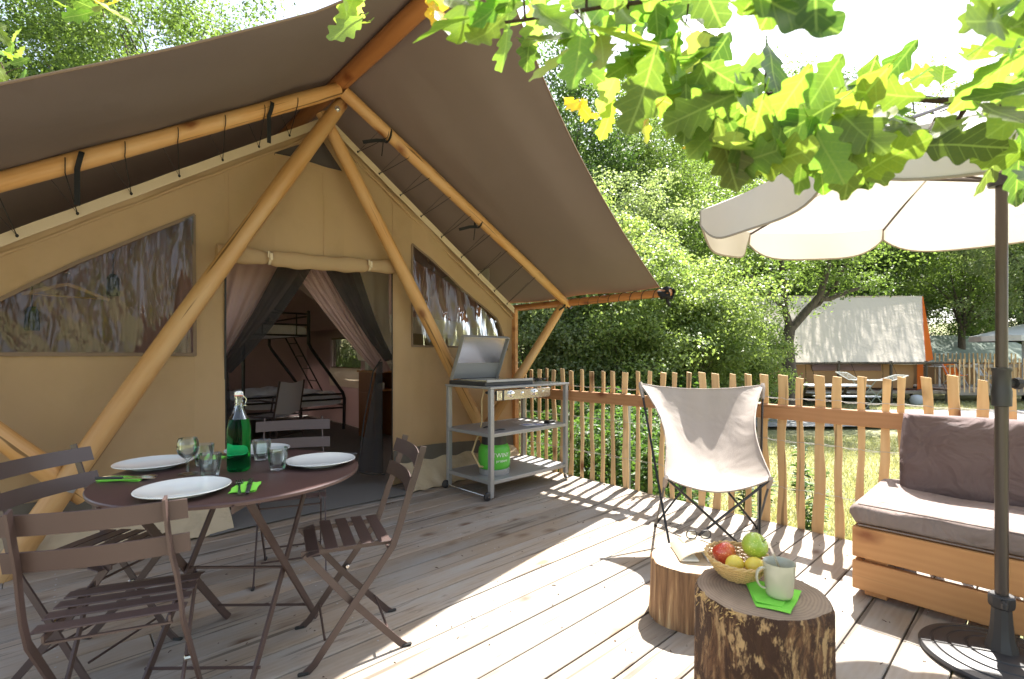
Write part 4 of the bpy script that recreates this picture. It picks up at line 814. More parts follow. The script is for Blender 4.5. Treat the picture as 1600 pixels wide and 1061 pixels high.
def curved_text(s_,r,z,size,th0,mat,par,name):
    """each letter is a small raised plate bent to the bottle"""
    cu=bpy.data.curves.new(name,'FONT'); cu.body=s_; cu.size=size; cu.align_x='CENTER'; cu.extrude=0; ob=bpy.data.objects.new('tmp_text',cu); COL.objects.link(ob)
    dg=bpy.context.evaluated_depsgraph_get(); me=bpy.data.meshes.new_from_object(ob.evaluated_get(dg)); bpy.data.objects.remove(ob)
    for v_ in me.vertices:
        x,y=v_.co.x,v_.co.y; th=th0+x/r; v_.co=(r*math.cos(th),r*math.sin(th),z+y)
    me.materials.clear(); me.materials.append(MATS[mat]); return local(name,me,par)
try:
    curved_text('TWINY',.1420,.160,.052,R(-103),'white_print',gb,'lettering'); curved_text('propane',.1420,.118,.034,R(-101),'white_print',gb,'lettering')
except Exception as e: print('text failed',e)
# leaflet and matchbox on the middle shelf
m=MB(); m.sheet(lambda u,v:((u-.5)*.21,(v-.5)*.148,.002+.002*math.sin(u*4)),8,6,.0006); lf=link('leaflet',m.mesh('leaflet','paper',60),None,Matrix.Translation((3.27,3.26,.550))@Matrix.Rotation(R(-12),4,'Z')); tag(lf,'printed leaflet lying on the middle shelf of the trolley','leaflet')
for i,(x,y,w1,h1) in enumerate(((-.05,.02,.08,.07),(.055,-.025,.07,.06),(.05,.04,.03,.03))):
    m=MB(); m.box((x,y,.0046),(w1,h1,.0008),.0002); link('print',m.mesh('print','paper_print'),lf,WM[lf.name])
mt=thing('matchbox','small dark box lying on the right end of the trolley middle shelf','matchbox',(3.50,3.26,.548),R(8)); m=MB(); m.box((0,0,.012),(.10,.06,.024),.002); lo('sleeve',m,'cord_black',mt); m=MB(); m.box((.057,0,.011),(.04,.055,.018),.002); lo('tray',m,'paper',mt)
# ================================================================== FENCE
fn_=thing('picket_fence','split chestnut picket fence with wire and a reddish top rail along the deck edge','fence',(3.76,1,0))
PY=[4.02,3.905,3.785,3.682,3.569,3.461,3.355,3.236,3.097,2.971,2.85,2.726,2.593,2.466,2.344,2.227,2.126,1.99,1.865,1.751,1.637,1.514,1.387,1.276,1.161,1.048,0.933,0.81,0.697,0.593,0.485,0.36,0.249,0.124,.01,-.11,-.22,-.34,-.45,-.57,-.68,-.80,-.92,-1.03,-1.15,-1.27]
rg=random.Random(11); pv=[]
for k_ in range(12):
    m=MB(); ph=[rg.uniform(0,6.3) for _ in range(4)]; wd=.036+.018*rg.random(); tk=.018+.008*rg.random(); N=9; V=[];F=[]
    kx=rg.uniform(.2,1)*.008
    for i in range(N+1):
        t=i/N; z=-.10+1.155*t; ox=kx*math.sin(t*5+ph[0])+.004*math.sin(t*13+ph[1]); w2=wd*(1+.14*math.sin(t*7+ph[2])+.07*math.sin(t*19+ph[3]))
        for a,b in ((-1,-.8),(-.2,-1.1),(1,-.6),(.9,.9),(-.9,.8)): V.append((b*tk/2,ox+a*w2/2,z+(.004*a if i==N else 0)))
    for i in range(N):
        for j in range(5): F.append((i*5+j,i*5+(j+1)%5,(i+1)*5+(j+1)%5,(i+1)*5+j))
    F.append((4,3,2,1,0)); F.append(tuple(N*5+j for j in range(5))); m.add(V,F); pv.append(m.mesh('picket','picket_wood',32))
for i,y in enumerate(PY):
    o=local('picket',pv[(i*5)%12],fn_); M=Matrix.Translation((3.795+rg.uniform(-.003,.003),y,rg.uniform(-.014,.010)+(.018 if y<.65 else 0)))@Matrix.Rotation(rg.uniform(-.012,.012),4,'X')@Matrix.Rotation(rg.uniform(-.35,.35),4,'Z')@Matrix.Diagonal((1,rg.uniform(.85,1.2),1,1))
    if 22<=i<36: M=M@Matrix.Diagonal((1,1.12,1,1))
    o.matrix_basis=Matrix.Translation((-3.76,-1,0))@M
m=MB(); m.box((0,0,0),(5.4,.045,.10),.004); M=Matrix.Translation((3.757,1.36,.80))@Matrix.Rotation(R(90),4,'Z'); link('rail',m.mesh('rail','rail_wood'),fn_,M)
for z in (.90,.60,.27):
    for s_ in(0,1):
        m=MB(); P=[]; ys=sorted(PY)
        for i in range(len(ys)-1):
            for q in range(5):
                t=q/5; yy=ys[i]+(ys[i+1]-ys[i])*t; a=math.cos(t*math.pi*2); tw=(1 if s_ else -1)*(1 if t<.5 else -1)*1
                P.append((3.795+(.0165*math.cos(t*math.pi))*(1 if (s_+i)%2 else -1),yy,z+.004*math.sin(t*3.14)*(1 if s_ else -1)-.008*math.sin(t*3.14)+.003*math.sin(i*1.7)))
        m.tube(P,.0016,4,cap=False); link('wire',m.mesh('wire','wire_zinc',60),fn_)
for y in (2.60,1.44,.2,-1.0,3.98):
    m=MB(); m.box((3.838,y,.35),(.04,.04,1.0),.003); link('post',m.mesh('post','post_grey'),fn_)
# ================================================================== BUTTERFLY CHAIR
bf=thing('butterfly_chair','butterfly chair with a pale grey sling on a black rod frame by the fence','butterfly chair',(3.05,1.55,0))
FL,FR,RL,RR=Vector((2.68,1.51,.008)),Vector((2.98,1.13,.008)),Vector((3.10,1.87,.008)),Vector((3.56,1.36,.008))
TL,TR=Vector((3.043,1.954,0.996)),Vector((3.594,1.336,0.992)); GL,GR=Vector((2.614,1.507,0.485)),Vector((2.953,1.057,0.502))
def brod(n,*p,mat='black_metal',r=.0075): m=MB(); m.tube(p,r,8); return link(n,m.mesh(n,mat),bf)
brod('frame_rod',TL,FL); brod('frame_rod',TR,FR); brod('frame_rod',GL,RL); brod('frame_rod',GR,RR)
brod('frame_rod',GL,FR+Vector((0,0,.0))); brod('frame_rod',GR,FL); brod('frame_rod',TL,RR); brod('frame_rod',TR,RL)
for p in (FL,FR,RL,RR):
    m=MB(); m.lathe([(0,-.008),(.011,-.008),(.012,-.002),(.010,.012),(0,.014)],12,p); link('foot_cap',m.mesh('foot_cap','rubber'),bf)
for p,a,b in ((FL,FR,.02),(RL,RR,.02)):
    q=a; m=MB(); m.tube([p,p.lerp(q,.12)+Vector((0,0,b)),p.lerp(q,.02)+Vector((0,0,.012))],.005,6)
def sling(u,v):
    """v 0 at the top edge, 1 at the front edge; hangs between the four tips"""
    top=TL.lerp(TR,u); fr=GL.lerp(GR,u); fwd=((GL+GR)/2-(TL+TR)/2); bottom=fr.lerp(top,.30); 
    e=abs(2*u-1)
    # side profile: curve through the seat hollow, hollow deepest in the middle of the width
    hollow=Vector((0,0,-.30))*(1-e**2.2)
    ctrl=top*.42+fr*.58+Vector((.06,.05,-.14))*(1-e**2)+hollow
    s_=v; p=top*(1-s_)**2+ctrl*2*s_*(1-s_)+fr*s_**2
    p+=Vector((.02,.02,-.035))*(1-e**2)*(1-s_)**3*1.0          # top edge sags
    p+=Vector((0,0,-.075))*(1-e**1.8)*s_**5                     # front edge sags
    nar=1-.20*math.sin(min(1,s_*1.05)*3.14)
    mid=(top*0+TL.lerp(TR,.5)*(1-s_)**2+((TL.lerp(TR,.5))*.42+GL.lerp(GR,.5)*.58)*2*s_*(1-s_)+GL.lerp(GR,.5)*s_**2); 
    ax=(TR-TL).normalized(); d_=(p-mid).dot(ax); p-=ax*d_*(1-nar)
    p+=Vector((-.6,-.7,.3))*(.006*math.sin(u*14+s_*3)*math.sin(s_*3.1)+.004*math.sin(u*31)*(1-s_))
    return p
m=MB(); m.sheet(sling,48,48,.003); slg=link('sling',m.mesh('sling','sling_canvas',80),bf)
for side_ in (0,1):
    m=MB(); m.tube([sling(side_,v) for v in np.linspace(0,1,30)],.006,6); link('hem',m.mesh('hem','sling_canvas',60),slg)
for v in (0,1):
    m=MB(); m.tube([sling(u,v) for u in np.linspace(0,1,30)],.0065,6); link('hem',m.mesh('hem','sling_canvas',60),slg)
for p,q in ((TL,FL),(TR,FR),(GL,RL),(GR,RR)):
    d_=(q-p).normalized(); m=MB(); m.tube([p-d_*.012,p+d_*.02,p+d_*.11],[.012,.017,.012],10); link('corner_pocket',m.mesh('corner_pocket','sling_canvas'),slg)
# ================================================================== STUMPS
def stump(name,c,r,h,mats,seed,lab,tilt=0):
    rg=random.Random(seed); ph=[rg.uniform(0,6.3) for _ in range(9)]; t=thing(name,lab,'tree stump table',(c[0],c[1],0),0)
    def rad(th,z): return r*(1+.035*math.sin(2*th+ph[0])+.02*math.sin(3*th+ph[1])+.012*math.sin(7*th+ph[2])+.006*math.sin(17*th+ph[3]+z*3)+.008*math.sin(th*11+z*9)+.05*(1-z/h)**2+.004*math.sin(41*th+z*8))
    m=MB(); N=120; K=30; V=[];F=[]
    for i in range(K+1):
        z=h*i/K
        for j in range(N):
            th=2*math.pi*j/N; q=rad(th,z)-(.006 if i==K else 0); V.append((q*math.cos(th),q*math.sin(th),max(0,z-(.003 if i==K else 0))))
    for i in range(K):
        for j in range(N): F.append((i*N+j,i*N+(j+1)%N,(i+1)*N+(j+1)%N,(i+1)*N+j))
    F.append(tuple(range(N))[::-1]); m.add(V,F); lo('bark',m,mats[0],t,60)
    m=MB(); V=[(0,0,h)];F=[]
    for i in range(1,11):
        for j in range(N): th=2*math.pi*j/N; q=(rad(th,h)-.007)*i/10; V.append((q*math.cos(th),q*math.sin(th),h+.0012*math.sin(th*2+i)-(.004 if i==10 else 0)))
    F+=[(0,1+j,1+(j+1)%N) for j in range(N)]
    for i in range(9):
        for j in range(N): F.append((1+i*N+j,1+(i+1)*N+j,1+(i+1)*N+(j+1)%N,1+i*N+(j+1)%N))
    m.add(V,F); lo('sawn_top',m,mats[1],t,60); 
    if name=='tree_stump' and seed==5:
        m=MB()
        for q in range(40):
            th=rg.uniform(2.3,3.3); z=h-abs(rg.gauss(0,.016)); a=Vector(((rad(th,z))*math.cos(th),rad(th,z)*math.sin(th),z)); d_=Vector((math.cos(th)*.5+rg.uniform(-.5,.5),math.sin(th)*.5+rg.uniform(-.5,.5),rg.uniform(-.9,.5))).normalized(); m.bar([a,a+d_*.008,a+d_*rg.uniform(.008,.017)],rg.uniform(.001,.003),.0008,(d_.y,-d_.x,0.01))
        o=lo('splinters',m,'straw',t,0); o['kind']='stuff'
    return t
stump('tree_stump',(1.545,.583),.178,.50,('stump_bark_dark','stump_top_grey'),5,'nearest dark barked tree stump carrying the fruit basket and mug')
stump('tree_stump',(2.178,1.128),.185,.262,('stump_bark_pale','stump_top_pale'),8,'lower pale barked tree stump carrying the book, behind the nearer stump')
# book and eyeglasses
bk=thing('book','open pale paperback lying face down on the lower stump','book',(2.222,1.118,.264),R(-47))
m=MB()
def bkf(s_):
    def f(u,v): x=s_*u*.105; return (x,(v-.5)*.20,.050*(1-u)**.7+.004+.010*math.sin(u*3.1)*.6)
    return f
m.sheet(bkf(1),14,4,-.0015); m.sheet(bkf(-1),14,4,.0015); lo('cover',m,'book_cover',bk,60)
for s_ in(-1,1):
    m=MB(); m.sheet(lambda u,v:(s_*(.004+u*.096),(v-.5)*.192,.045*(1-u)**.7+.003+.009*math.sin(u*3.1)*.6),12,4,.004 if s_<0 else -.004); m.box((s_*.06,0,.0045),(.08,.19,.007),.002); lo('page_block',m,'paper',bk,60)
eg=thing('eyeglasses','thin dark rimmed eyeglasses lying on the open book','eyeglasses',(2.275,1.14,.318),R(-42))
def lens(cx): return [(cx+.024*math.copysign(abs(math.cos(a))**.7,math.cos(a)),0,.019*math.copysign(abs(math.sin(a))**.75,math.sin(a))+.019) for a in np.linspace(0,6.283,28)]
for cx in(-.034,.034):
    m=MB(); m.tube(lens(cx),.0030,6,cap=False); lo('rim',m,'black_plastic',eg); m=MB(); P=lens(cx)[:-1]; m.add([(p[0],-.0006,p[2]) for p in P]+[(p[0],.0006,p[2]) for p in P],[tuple(range(27)),tuple(range(27,54))[::-1]]); lo('lens',m,'lens_glass',eg)
m=MB(); m.tube([(-.012,0,.028),(0,.003,.031),(.012,0,.028)],.0015,6); lo('bridge',m,'black_plastic',eg)
for s_ in(-1,1): m=MB(); m.tube([(.058*s_,0,.030),(.063*s_,.006,.030),(.066*s_*.98,.09,.020),(.062*s_,.125,.002)],.0015,6); lo('temple',m,'black_plastic',eg)
# basket with fruit
ZS=.5015
bs=thing('fruit_basket','small woven straw basket of fruit on the nearest stump','basket',(1.588,.668,ZS),R(35))
ns=26
for k_ in range(ns):
    th=2*math.pi*k_/ns; m=MB(); P=[( (.055+.045*t**.8)*math.cos(th)*1.12,(.055+.045*t**.8)*math.sin(th)*.92,.004+.056*t) for t in np.linspace(0,1,7)]; m.tube(P,.0022,5); lo('stake',m,'straw',bs)
m=MB()
for r_ in range(13):
    t=r_/12; P=[]
    for q in range(ns*4+1):
        th=2*math.pi*q/(ns*4); w_=.0028*math.cos(th*ns/2+(r_%2)*math.pi); rr=.055+.045*t**.8+w_; P.append((rr*math.cos(th)*1.12,rr*math.sin(th)*.92,.004+.056*t))
    m.tube(P,.0023,5,cap=False)
lo('weave',m,'straw',bs,60)
m=MB(); P=[]
for s_ in (0,1):
    P=[((.1015+.003*math.cos(a*13+s_*3.14))*math.cos(a)*1.12,(.1015+.003*math.cos(a*13+s_*3.14))*math.sin(a)*.92,.063+.003*math.sin(a*13+s_*3.14)) for a in np.linspace(0,6.283,120)]; m.tube(P,.0034,6,cap=False)
lo('rim',m,'straw',bs,60)
m=MB(); m.lathe([(0,.003),(.056,.003),(.056,.006),(0,.006)],24,sx=1.12,sy=.92); lo('base',m,'straw',bs)
def apple(p,mat,r,lab,tilt=(0,0)):
    t=thing('apple',lab,'apple',p); t.rotation_euler=(tilt[0],tilt[1],.4); WM[t.name]=Matrix.Translation(p)@Matrix.Rotation(.4,4,'Z')@Matrix.Rotation(tilt[1],4,'Y')@Matrix.Rotation(tilt[0],4,'X')
    wob=lambda th,z:1+.02*math.cos(5*th)*(1 if z<0 else .5); pr=[(0,-.80),(.10,-.84),(.25,-.90),(.45,-.86),(.70,-.66),(.90,-.32),(1.0,.05),(.97,.38),(.82,.68),(.58,.86),(.36,.90),(.18,.82),(.06,.66),(0,.60)]
    m=MB(); m.lathe([(a*r,b*r) for a,b in pr],36,wob=wob); lo('flesh',m,mat,t,80); m=MB(); m.tube([(0,0,.58*r),(.002,0,.85*r),(.007,0,1.12*r)],[.0012,.001,.0016],6); lo('stalk',m,'twig_bark',t)
apple((1.620,.628,ZS+.098),'apple_green',.0385,'green apple on top of the fruit in the straw basket',(R(52),R(-20)))
apple((1.578,.703,ZS+.062),'apple_red',.036,'red apple in the straw basket left of the green apple',(R(-30),R(20)))
def lemon(p,rz,lab):
    m=MB(); m.lathe([(0,-1.28),(.12,-1.22),(.20,-1.08),(.50,-.90),(.82,-.52),(.97,-.1),(.95,.30),(.75,.70),(.42,.98),(.18,1.10),(.10,1.2),(0,1.22)],28); m.v=[tuple(Vector(q)*.026) for q in m.v]
    M=Matrix.Translation(p)@Matrix.Rotation(rz,4,'Z')@Matrix.Rotation(R(82),4,'Y'); tag(link('lemon',m.mesh('lemon','lemon',80),None,M),lab,'lemon','yellow lemons in the basket')
lemon((1.540,.656,ZS+.055),R(-30),'lemon at the left of the basket front, under the red apple'); lemon((1.570,.608,ZS+.056),R(-70),'lemon at the right of the basket front, under the green apple')
# mug, spoon, napkin
m=MB(); M=Matrix.Translation((1.512,.535,ZS+.001))@Matrix.Rotation(R(20),4,'Z')
m.sheet(lambda u,v:((u-.5)*.15,(v-.5)*.15*(.55+.45*u),.002+.012*max(0,u-.75)*4*(.4+.6*v)*.6+.002*math.sin(u*8+v*3)),16,16,.0018); m.sheet(lambda u,v:((u-.5)*.13+.012,(v-.5)*.12*(.55+.45*u)+.01,.005+.014*max(0,u-.7)*3*(.3+v)*.6),12,12,.001)
tag(link('napkin',m.mesh('napkin','napkin_green',60),None,M),'folded green napkin under the mug on the nearest stump','napkin','bright green paper napkins')
mg=thing('mug','pale grey-green stoneware mug standing on a green napkin on the stump','mug',(1.532,.525,ZS+.008),R(140))
m=MB(); m.lathe([(0,.004),(.030,.004),(.0315,.0),(.0345,.001),(.0365,.010),(.040,.055),(.0425,.093),(.0420,.0955),(.0400,.0945),(.0375,.055),(.0345,.014),(.030,.008),(0,.0075)],48); lo('body',m,'mug_glaze',mg,60)
m=MB(); m.bar([(.038,0,.078),(.052,0,.082),(.064,0,.073),(.068,0,.053),(.062,0,.034),(.050,0,.022),(.036,0,.022)],.007,.012,(0,1,0)); h_=lo('handle',m,'mug_glaze',mg,80); sb_=h_.modifiers.new('s','SUBSURF'); sb_.levels=1; sb_.render_levels=2
m=MB(); m.sheet(lambda u,v:((u-.5)*.026*math.sin(.25+v*2.8),v*.042,.006*(2*abs(u-.5))**2-.004*math.sin(v*3)),8,10,.0012); m.bar([(0,.04,0),(0,.07,.004),(0,.15,.002)],.006,.0016) 
M=Matrix.Translation((1.552,.505,ZS+.012))@Matrix.Rotation(R(20),4,'Z')@Matrix.Rotation(R(68),4,'X'); tag(link('teaspoon',m.mesh('teaspoon','chrome',60),None,M),'steel teaspoon standing in the mug','spoon')
# ================================================================== SOFA
sf=thing('wooden_sofa','low garden sofa of larch planks with a taupe seat cushion against the fence','sofa',(3.3,-.28,0))
X0,X1,Y0,Y1=2.93,3.68,.665,-1.25
def plank(name,c,d,mat='larch_plank'):
    ax=0 if d[0]>d[1] else 1; m=MB(); L=max(d[0],d[1]); t=min(d[0],d[1]); m.box((0,0,0),(L,t,d[2]),.004); M=Matrix.Translation(c)@(Matrix() if ax==0 else Matrix.Rotation(R(90),4,'Z')); return link(name,m.mesh(name,mat),sf,M)
for z in (.108,.272): plank('front_plank',(X0+.02,(Y0+Y1)/2,z),(.034,Y0-Y1,.140 if z<.2 else .150))
for z in (.108,.272): plank('end_plank',((X0+X1)/2+.02,Y0-.02,z),(X1-X0-.045,.034,.140 if z<.2 else .150)); plank('end_plank',((X0+X1)/2+.02,Y1+.02,z),(X1-X0-.045,.034,.152))
for y in (Y0-.09,0,-.6,Y1+.09):
    m=MB(); m.box((X0+.065,y,.18),(.05,.09,.35),.003); m.box((X1-.05,y,.18),(.05,.09,.35),.003); link('inner_post',m.mesh('inner_post','larch_plank'),sf)
for i in range(6): plank('seat_slat',(X0+.10+i*.12,(Y0+Y1)/2,.340),(.08,Y0-Y1-.09,.018))
def cushion(cx,cy,cz,dx,dy,dz,mat,name,lab,rotM=None,par=None,puff=.02,seed=0,ex=.28,exz=.6):
    rg=random.Random(seed); ph=[rg.uniform(0,6.3) for _ in range(6)]; m=MB(); n=26; V=[];F=[]
    def pt(a,b,s_):
        x=a*2-1;y=b*2-1; e=max(abs(x),abs(y)); hh=(1-e**6)**.5 if e<1 else 0; hh=max(hh,0)
        z=s_*(dz/2)*(.72+.28*(1-abs(x)**3)*(1-abs(y)**3))*(hh**.6) ; rr=1-.02*(abs(x*y))**2
        w=.004*math.sin(x*9+ph[0]+y*3)+.004*math.sin(y*13+ph[1])+.006*math.exp(-(1-e)*6)*math.sin(math.atan2(y,x)*26+ph[2])
        return (cx0+x*dx/2*rr,y*dy/2*rr,z+w*(1 if s_>0 else .5)*(hh>0))
    cx0=0
    m.grid(lambda a,b:pt(a,b,1),n,n); o=len(m.v); m.grid(lambda a,b:pt(a,b,-1),n,n)
    nn=(n+1)**2; m.f=m.f[:n*n]+[f[::-1] for f in m.f[n*n:]]
    M=Matrix.Translation((cx,cy,cz))@(rotM or Matrix()); me=m.mesh(name,mat,70); 
    import bmesh
    b=bmesh.new(); b.from_mesh(me); bmesh.ops.remove_doubles(b,verts=b.verts,dist=.0006); b.to_mesh(me); b.free()
    o=link(name,me,par,M); 
    return o
def slab(x0,x1,y0_,y1_,z0_,z1_,r,seed,mat,name,par):
    """boxy foam cushion with rounded edges and soft creases"""
    rg=random.Random(seed); ph=[rg.uniform(0,6.3) for _ in range(6)]; m=MB(); prof=[]; hx,hz=(x1-x0)/2,(z1_-z0_)/2
    for k_ in range(48):
        a=2*math.pi*k_/48; q=lambda t,e:math.copysign(abs(t)**e,t); prof.append((q(math.cos(a),.28),q(math.sin(a),.42)))
    n=60
    for i in range(n+1):
        t=i/n; y=y0_+(y1_-y0_)*t; e=min(t,1-t)*abs(y1_-y0_); s_=min(1,(1-(1-min(1,e/r))**2)**.5) if e<r else 1; s_=.0 if i in(0,n) else s_
        for a,b in prof:
            ins=r*(1-s_); x=(hx-ins)*a if hx>ins else 0; z=(hz-ins*.9)*b
            z+= (.006*math.sin(y*9+ph[0]+x*5)+.004*math.sin(y*23+x*11+ph[1]))*(b>.2)*s_; x+=.004*math.sin(y*14+ph[2]+b*2)*s_
            m.v.append(((x0+x1)/2+x,y,(z0_+z1_)/2+z))
    m.f=[(i*48+j,(i+1)*48+j,(i+1)*48+(j+1)%48,i*48+(j+1)%48) for i in range(n) for j in range(48)]+[tuple(range(48)),tuple(n*48+j for j in range(48))[::-1]]; m.mi=[0]*len(m.f)
    return link(name,m.mesh(name,mat,70),par)



sc_=slab(2.925,3.675,.685,-1.25,.352,.470,.045,3,'seat_fabric','seat_cushion',None); tag(sc_,'long taupe seat cushion lying on the larch sofa','cushion')
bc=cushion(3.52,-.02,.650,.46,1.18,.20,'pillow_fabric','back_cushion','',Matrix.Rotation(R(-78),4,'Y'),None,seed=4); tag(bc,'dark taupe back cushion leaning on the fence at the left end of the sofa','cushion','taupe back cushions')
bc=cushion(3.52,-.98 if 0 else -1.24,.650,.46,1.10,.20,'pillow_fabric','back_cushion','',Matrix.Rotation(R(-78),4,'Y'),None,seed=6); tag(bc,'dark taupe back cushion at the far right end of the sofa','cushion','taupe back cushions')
# ================================================================== PARASOL
PX,PYy=2.712,.122
ps=thing('parasol','large off-white parasol with scalloped valance, dark pole and round black base','parasol',(PX,PYy,0))
m=MB(); m.lathe([(0,.0),(.235,.0),(.250,.006),(.252,.016),(.245,.024),(.215,.030),(.212,.027),(.206,.027),(.203,.032),(.165,.038),(.162,.035),(.156,.035),(.153,.040),(.11,.046),(.107,.043),(.101,.043),(.098,.048),(.06,.056),(0,.058)],72,(PX,PYy,0)); link('base',m.mesh('base','black_plastic',30),ps)
m=MB(); m.lathe([(.052,.055),(.048,.075),(.040,.10),(.034,.16),(.031,.215),(.038,.222),(.041,.232),(.041,.262),(.036,.268),(.026,.268)],10,(PX,PYy,0)); link('sleeve',m.mesh('sleeve','black_plastic',20),ps)
m=MB(); m.box((PX-.05,PYy-.01,.245),(.045,.018,.03),.005); link('clamp_screw',m.mesh('clamp_screw','black_plastic'),ps)
m=MB(); m.tube([(PX,PYy,.20),(PX,PYy,1.10)],.0205,20); link('lower_pole',m.mesh('lower_pole','parasol_pole'),ps)
m=MB(); m.tube([(PX,PYy,1.0),(PX,PYy,1.93)],.0185,20); link('upper_pole',m.mesh('upper_pole','parasol_pole'),ps)
m=MB(); m.lathe([(.0215,1.0),(.030,1.003),(.031,1.06),(.028,1.075),(.028,1.135),(.031,1.14),(.031,1.15),(.0215,1.152)],20,(PX,PYy,0)); link('height_clamp',m.mesh('height_clamp','black_plastic'),ps)
m=MB(); b=MB(); b.lathe([(.010,0),(.010,.018),(.022,.022),(.024,.04),(.02,.045),(0,.045)],8); M=along((PX+.028*.735,PYy-.028*.678,1.09),(PX+.735,PYy-.678,1.09)); m.add([M@Vector(p) for p in b.v],b.f); link('clamp_knob',m.mesh('clamp_knob','black_plastic'),ps)
NR=8; PR=1.10; CT=Matrix.Translation((PX,PYy,1.89))@Matrix.Rotation(R(4),4,Vector((.12,-1,0)).normalized()); WM['canopy_f']=CT
ps_c=lambda name,m,mat,sm=60: link(name,m.mesh(name,mat,sm),ps,CT)
ph0=R(30)
def rib(k_): a=ph0+2*math.pi*k_/NR; return Vector((math.cos(a),math.sin(a),0))
def sect(k_):
    A,B=rib(k_),rib(k_+1)
    def f(u,v):
        r=PR*v; d_=A.lerp(B,u); z=.36*(1-v)**1.0-.0; sag=-.045*math.sin(u*3.14)*v*(1-.3*v); return d_*r+Vector((0,0,z*(1-.12*math.sin(v*3.14))+sag*.6))
    return f
def valance(k_):
    A,B=rib(k_),rib(k_+1); f0=sect(k_)
    def f(u,v):
        p=f0(u,1); h=.15*(1-.55*(abs(2*u-1))**5); n_=(A+B).normalized(); return p+n_*(.012*v*math.sin(u*9+k_*2)+.010*v)+Vector((0,0,-h*v))-n_*.0
    return f
for k_ in range(NR):
    m=MB(); m.sheet(sect(k_),14,12,-.0012); pn=ps_c('canopy_panel',m,'parasol_cloth')
    m=MB(); m.sheet(valance(k_),22,5,-.0012); vl=link('valance',m.mesh('valance','parasol_cloth',60),pn,CT)
    m=MB(); fv=valance(k_); P=[fv(0,v) for v in np.linspace(0,1,5)]+[fv(u,1) for u in np.linspace(0,1,24)][1:-1]+[fv(1,v) for v in np.linspace(1,0,5)]; m.bar(P,.0095,.0095,(0,0,1)) if 0 else m.tube(P,.0045,5); link('piping',m.mesh('piping','parasol_trim',60),pn,CT)
    m=MB(); a=rib(k_); m.tube([a*.03+Vector((0,0,.34)),a*PR*.995+Vector((0,0,-.008))],.006,6); ps_c('rib',m,'parasol_pole'); m=MB(); m.tube([a*.04+Vector((0,0,.0)),a*PR*.5+Vector((0,0,.16))],.005,6); ps_c('strut',m,'parasol_pole')
m=MB(); m.lathe([(0,.40),(.02,.39),(.03,.36),(.035,.33),(0,.33)],12); ps_c('top_cap',m,'black_plastic'); m=MB(); m.lathe([(.0,-.03),(.04,-.03),(.045,.0),(.04,.03),(0,.03)],12); ps_c('runner',m,'black_plastic')

# litter and dirt specks on the boards
rg=random.Random(91); m=MB()
for i in range(260):
    x,y=rg.uniform(.3,3.6),rg.uniform(.1,3.4); a=rg.uniform(0,6.3); L=rg.choice((.003,.004,.006,.010)); m.bar([(x-L*math.cos(a),y-L*math.sin(a),.0016),(x,y,.0022+rg.uniform(0,.002)),(x+L*math.cos(a+rg.uniform(-.6,.6)),y+L*math.sin(a),.0016)],rg.uniform(.0015,.005),.0010,(-math.sin(a),math.cos(a),0))
o=link('leaf_litter',m.mesh('leaf_litter','twig_bark',0)); o['kind']='stuff'
m=MB(); m.tube([(2.925+.006,.64,.462),(2.925+.006,-1.2,.462)],.004,6); link('piping',m.mesh('piping','seat_fabric'),sc_)
m=MB(); m.tube([(2.925+.006,.64,.360),(2.925+.006,-1.2,.360)],.004,6); link('piping',m.mesh('piping','seat_fabric'),sc_)
# ================================================================== VEGETATION
def leaf_mesh(name,C,Nrm,Tip,L,W,tone,mat,fold=.25):
    """many small four-cornered leaves as one mesh (numpy)"""
    n=len(C); S=np.cross(Nrm,Tip); S/=np.linalg.norm(S,axis=1,keepdims=True)+1e-9
    V=np.empty((n,4,3),np.float32); L=L[:,None]; W=W[:,None]
    V[:,0]=C-Tip*L*.5; V[:,1]=C+S*W*.5+Nrm*W*fold+Tip*L*.02; V[:,2]=C+Tip*L*.5-Nrm*L*.08; V[:,3]=C-S*W*.5+Nrm*W*fold+Tip*L*.02
    me=bpy.data.meshes.new(name); me.vertices.add(n*4); me.vertices.foreach_set('co',V.reshape(-1)); me.loops.add(n*4); me.loops.foreach_set('vertex_index',np.arange(n*4,dtype=np.int32))
    me.polygons.add(n); me.polygons.foreach_set('loop_start',np.arange(0,n*4,4,dtype=np.int32)); me.update(); me.validate()
    at=me.attributes.new('tone','FLOAT','FACE'); at.data.foreach_set('value',tone.astype(np.float32)); me.materials.append(MATS[mat]); return me
def unit(v): return v/(np.linalg.norm(v,axis=1,keepdims=True)+1e-9)
def crown_leaves(rs,centers,radii,per,L,flat=.6,up=.8,shell=.55,tvar=.5):
    nC=len(centers); n=nC*per; ci=np.repeat(np.arange(nC),per); d=unit(rs.normal(size=(n,3))); rr=(shell+(1-shell)*rs.random(n))**1.0*(.75+.5*rs.random(n)); P=centers[ci]+d*(radii[ci]*rr)[:,None]*np.array([1,1,flat])
    Nn=unit(d*.6+np.array([0,0,up])+rs.normal(size=(n,3))*.55); Tp=rs.normal(size=(n,3))+d*.6-np.array([0,0,.35]); Tp-=Nn*np.sum(Nn*Tp,axis=1,keepdims=True); Tp=unit(Tp)
    l=L*(.7+.6*rs.random(n)); ct=rs.random(nC); tone=np.clip(ct[ci]*tvar+rs.random(n)*(1-tvar)+.0,0,1); return P,Nn,Tp,l,l*(.50+.2*rs.random(n)),tone
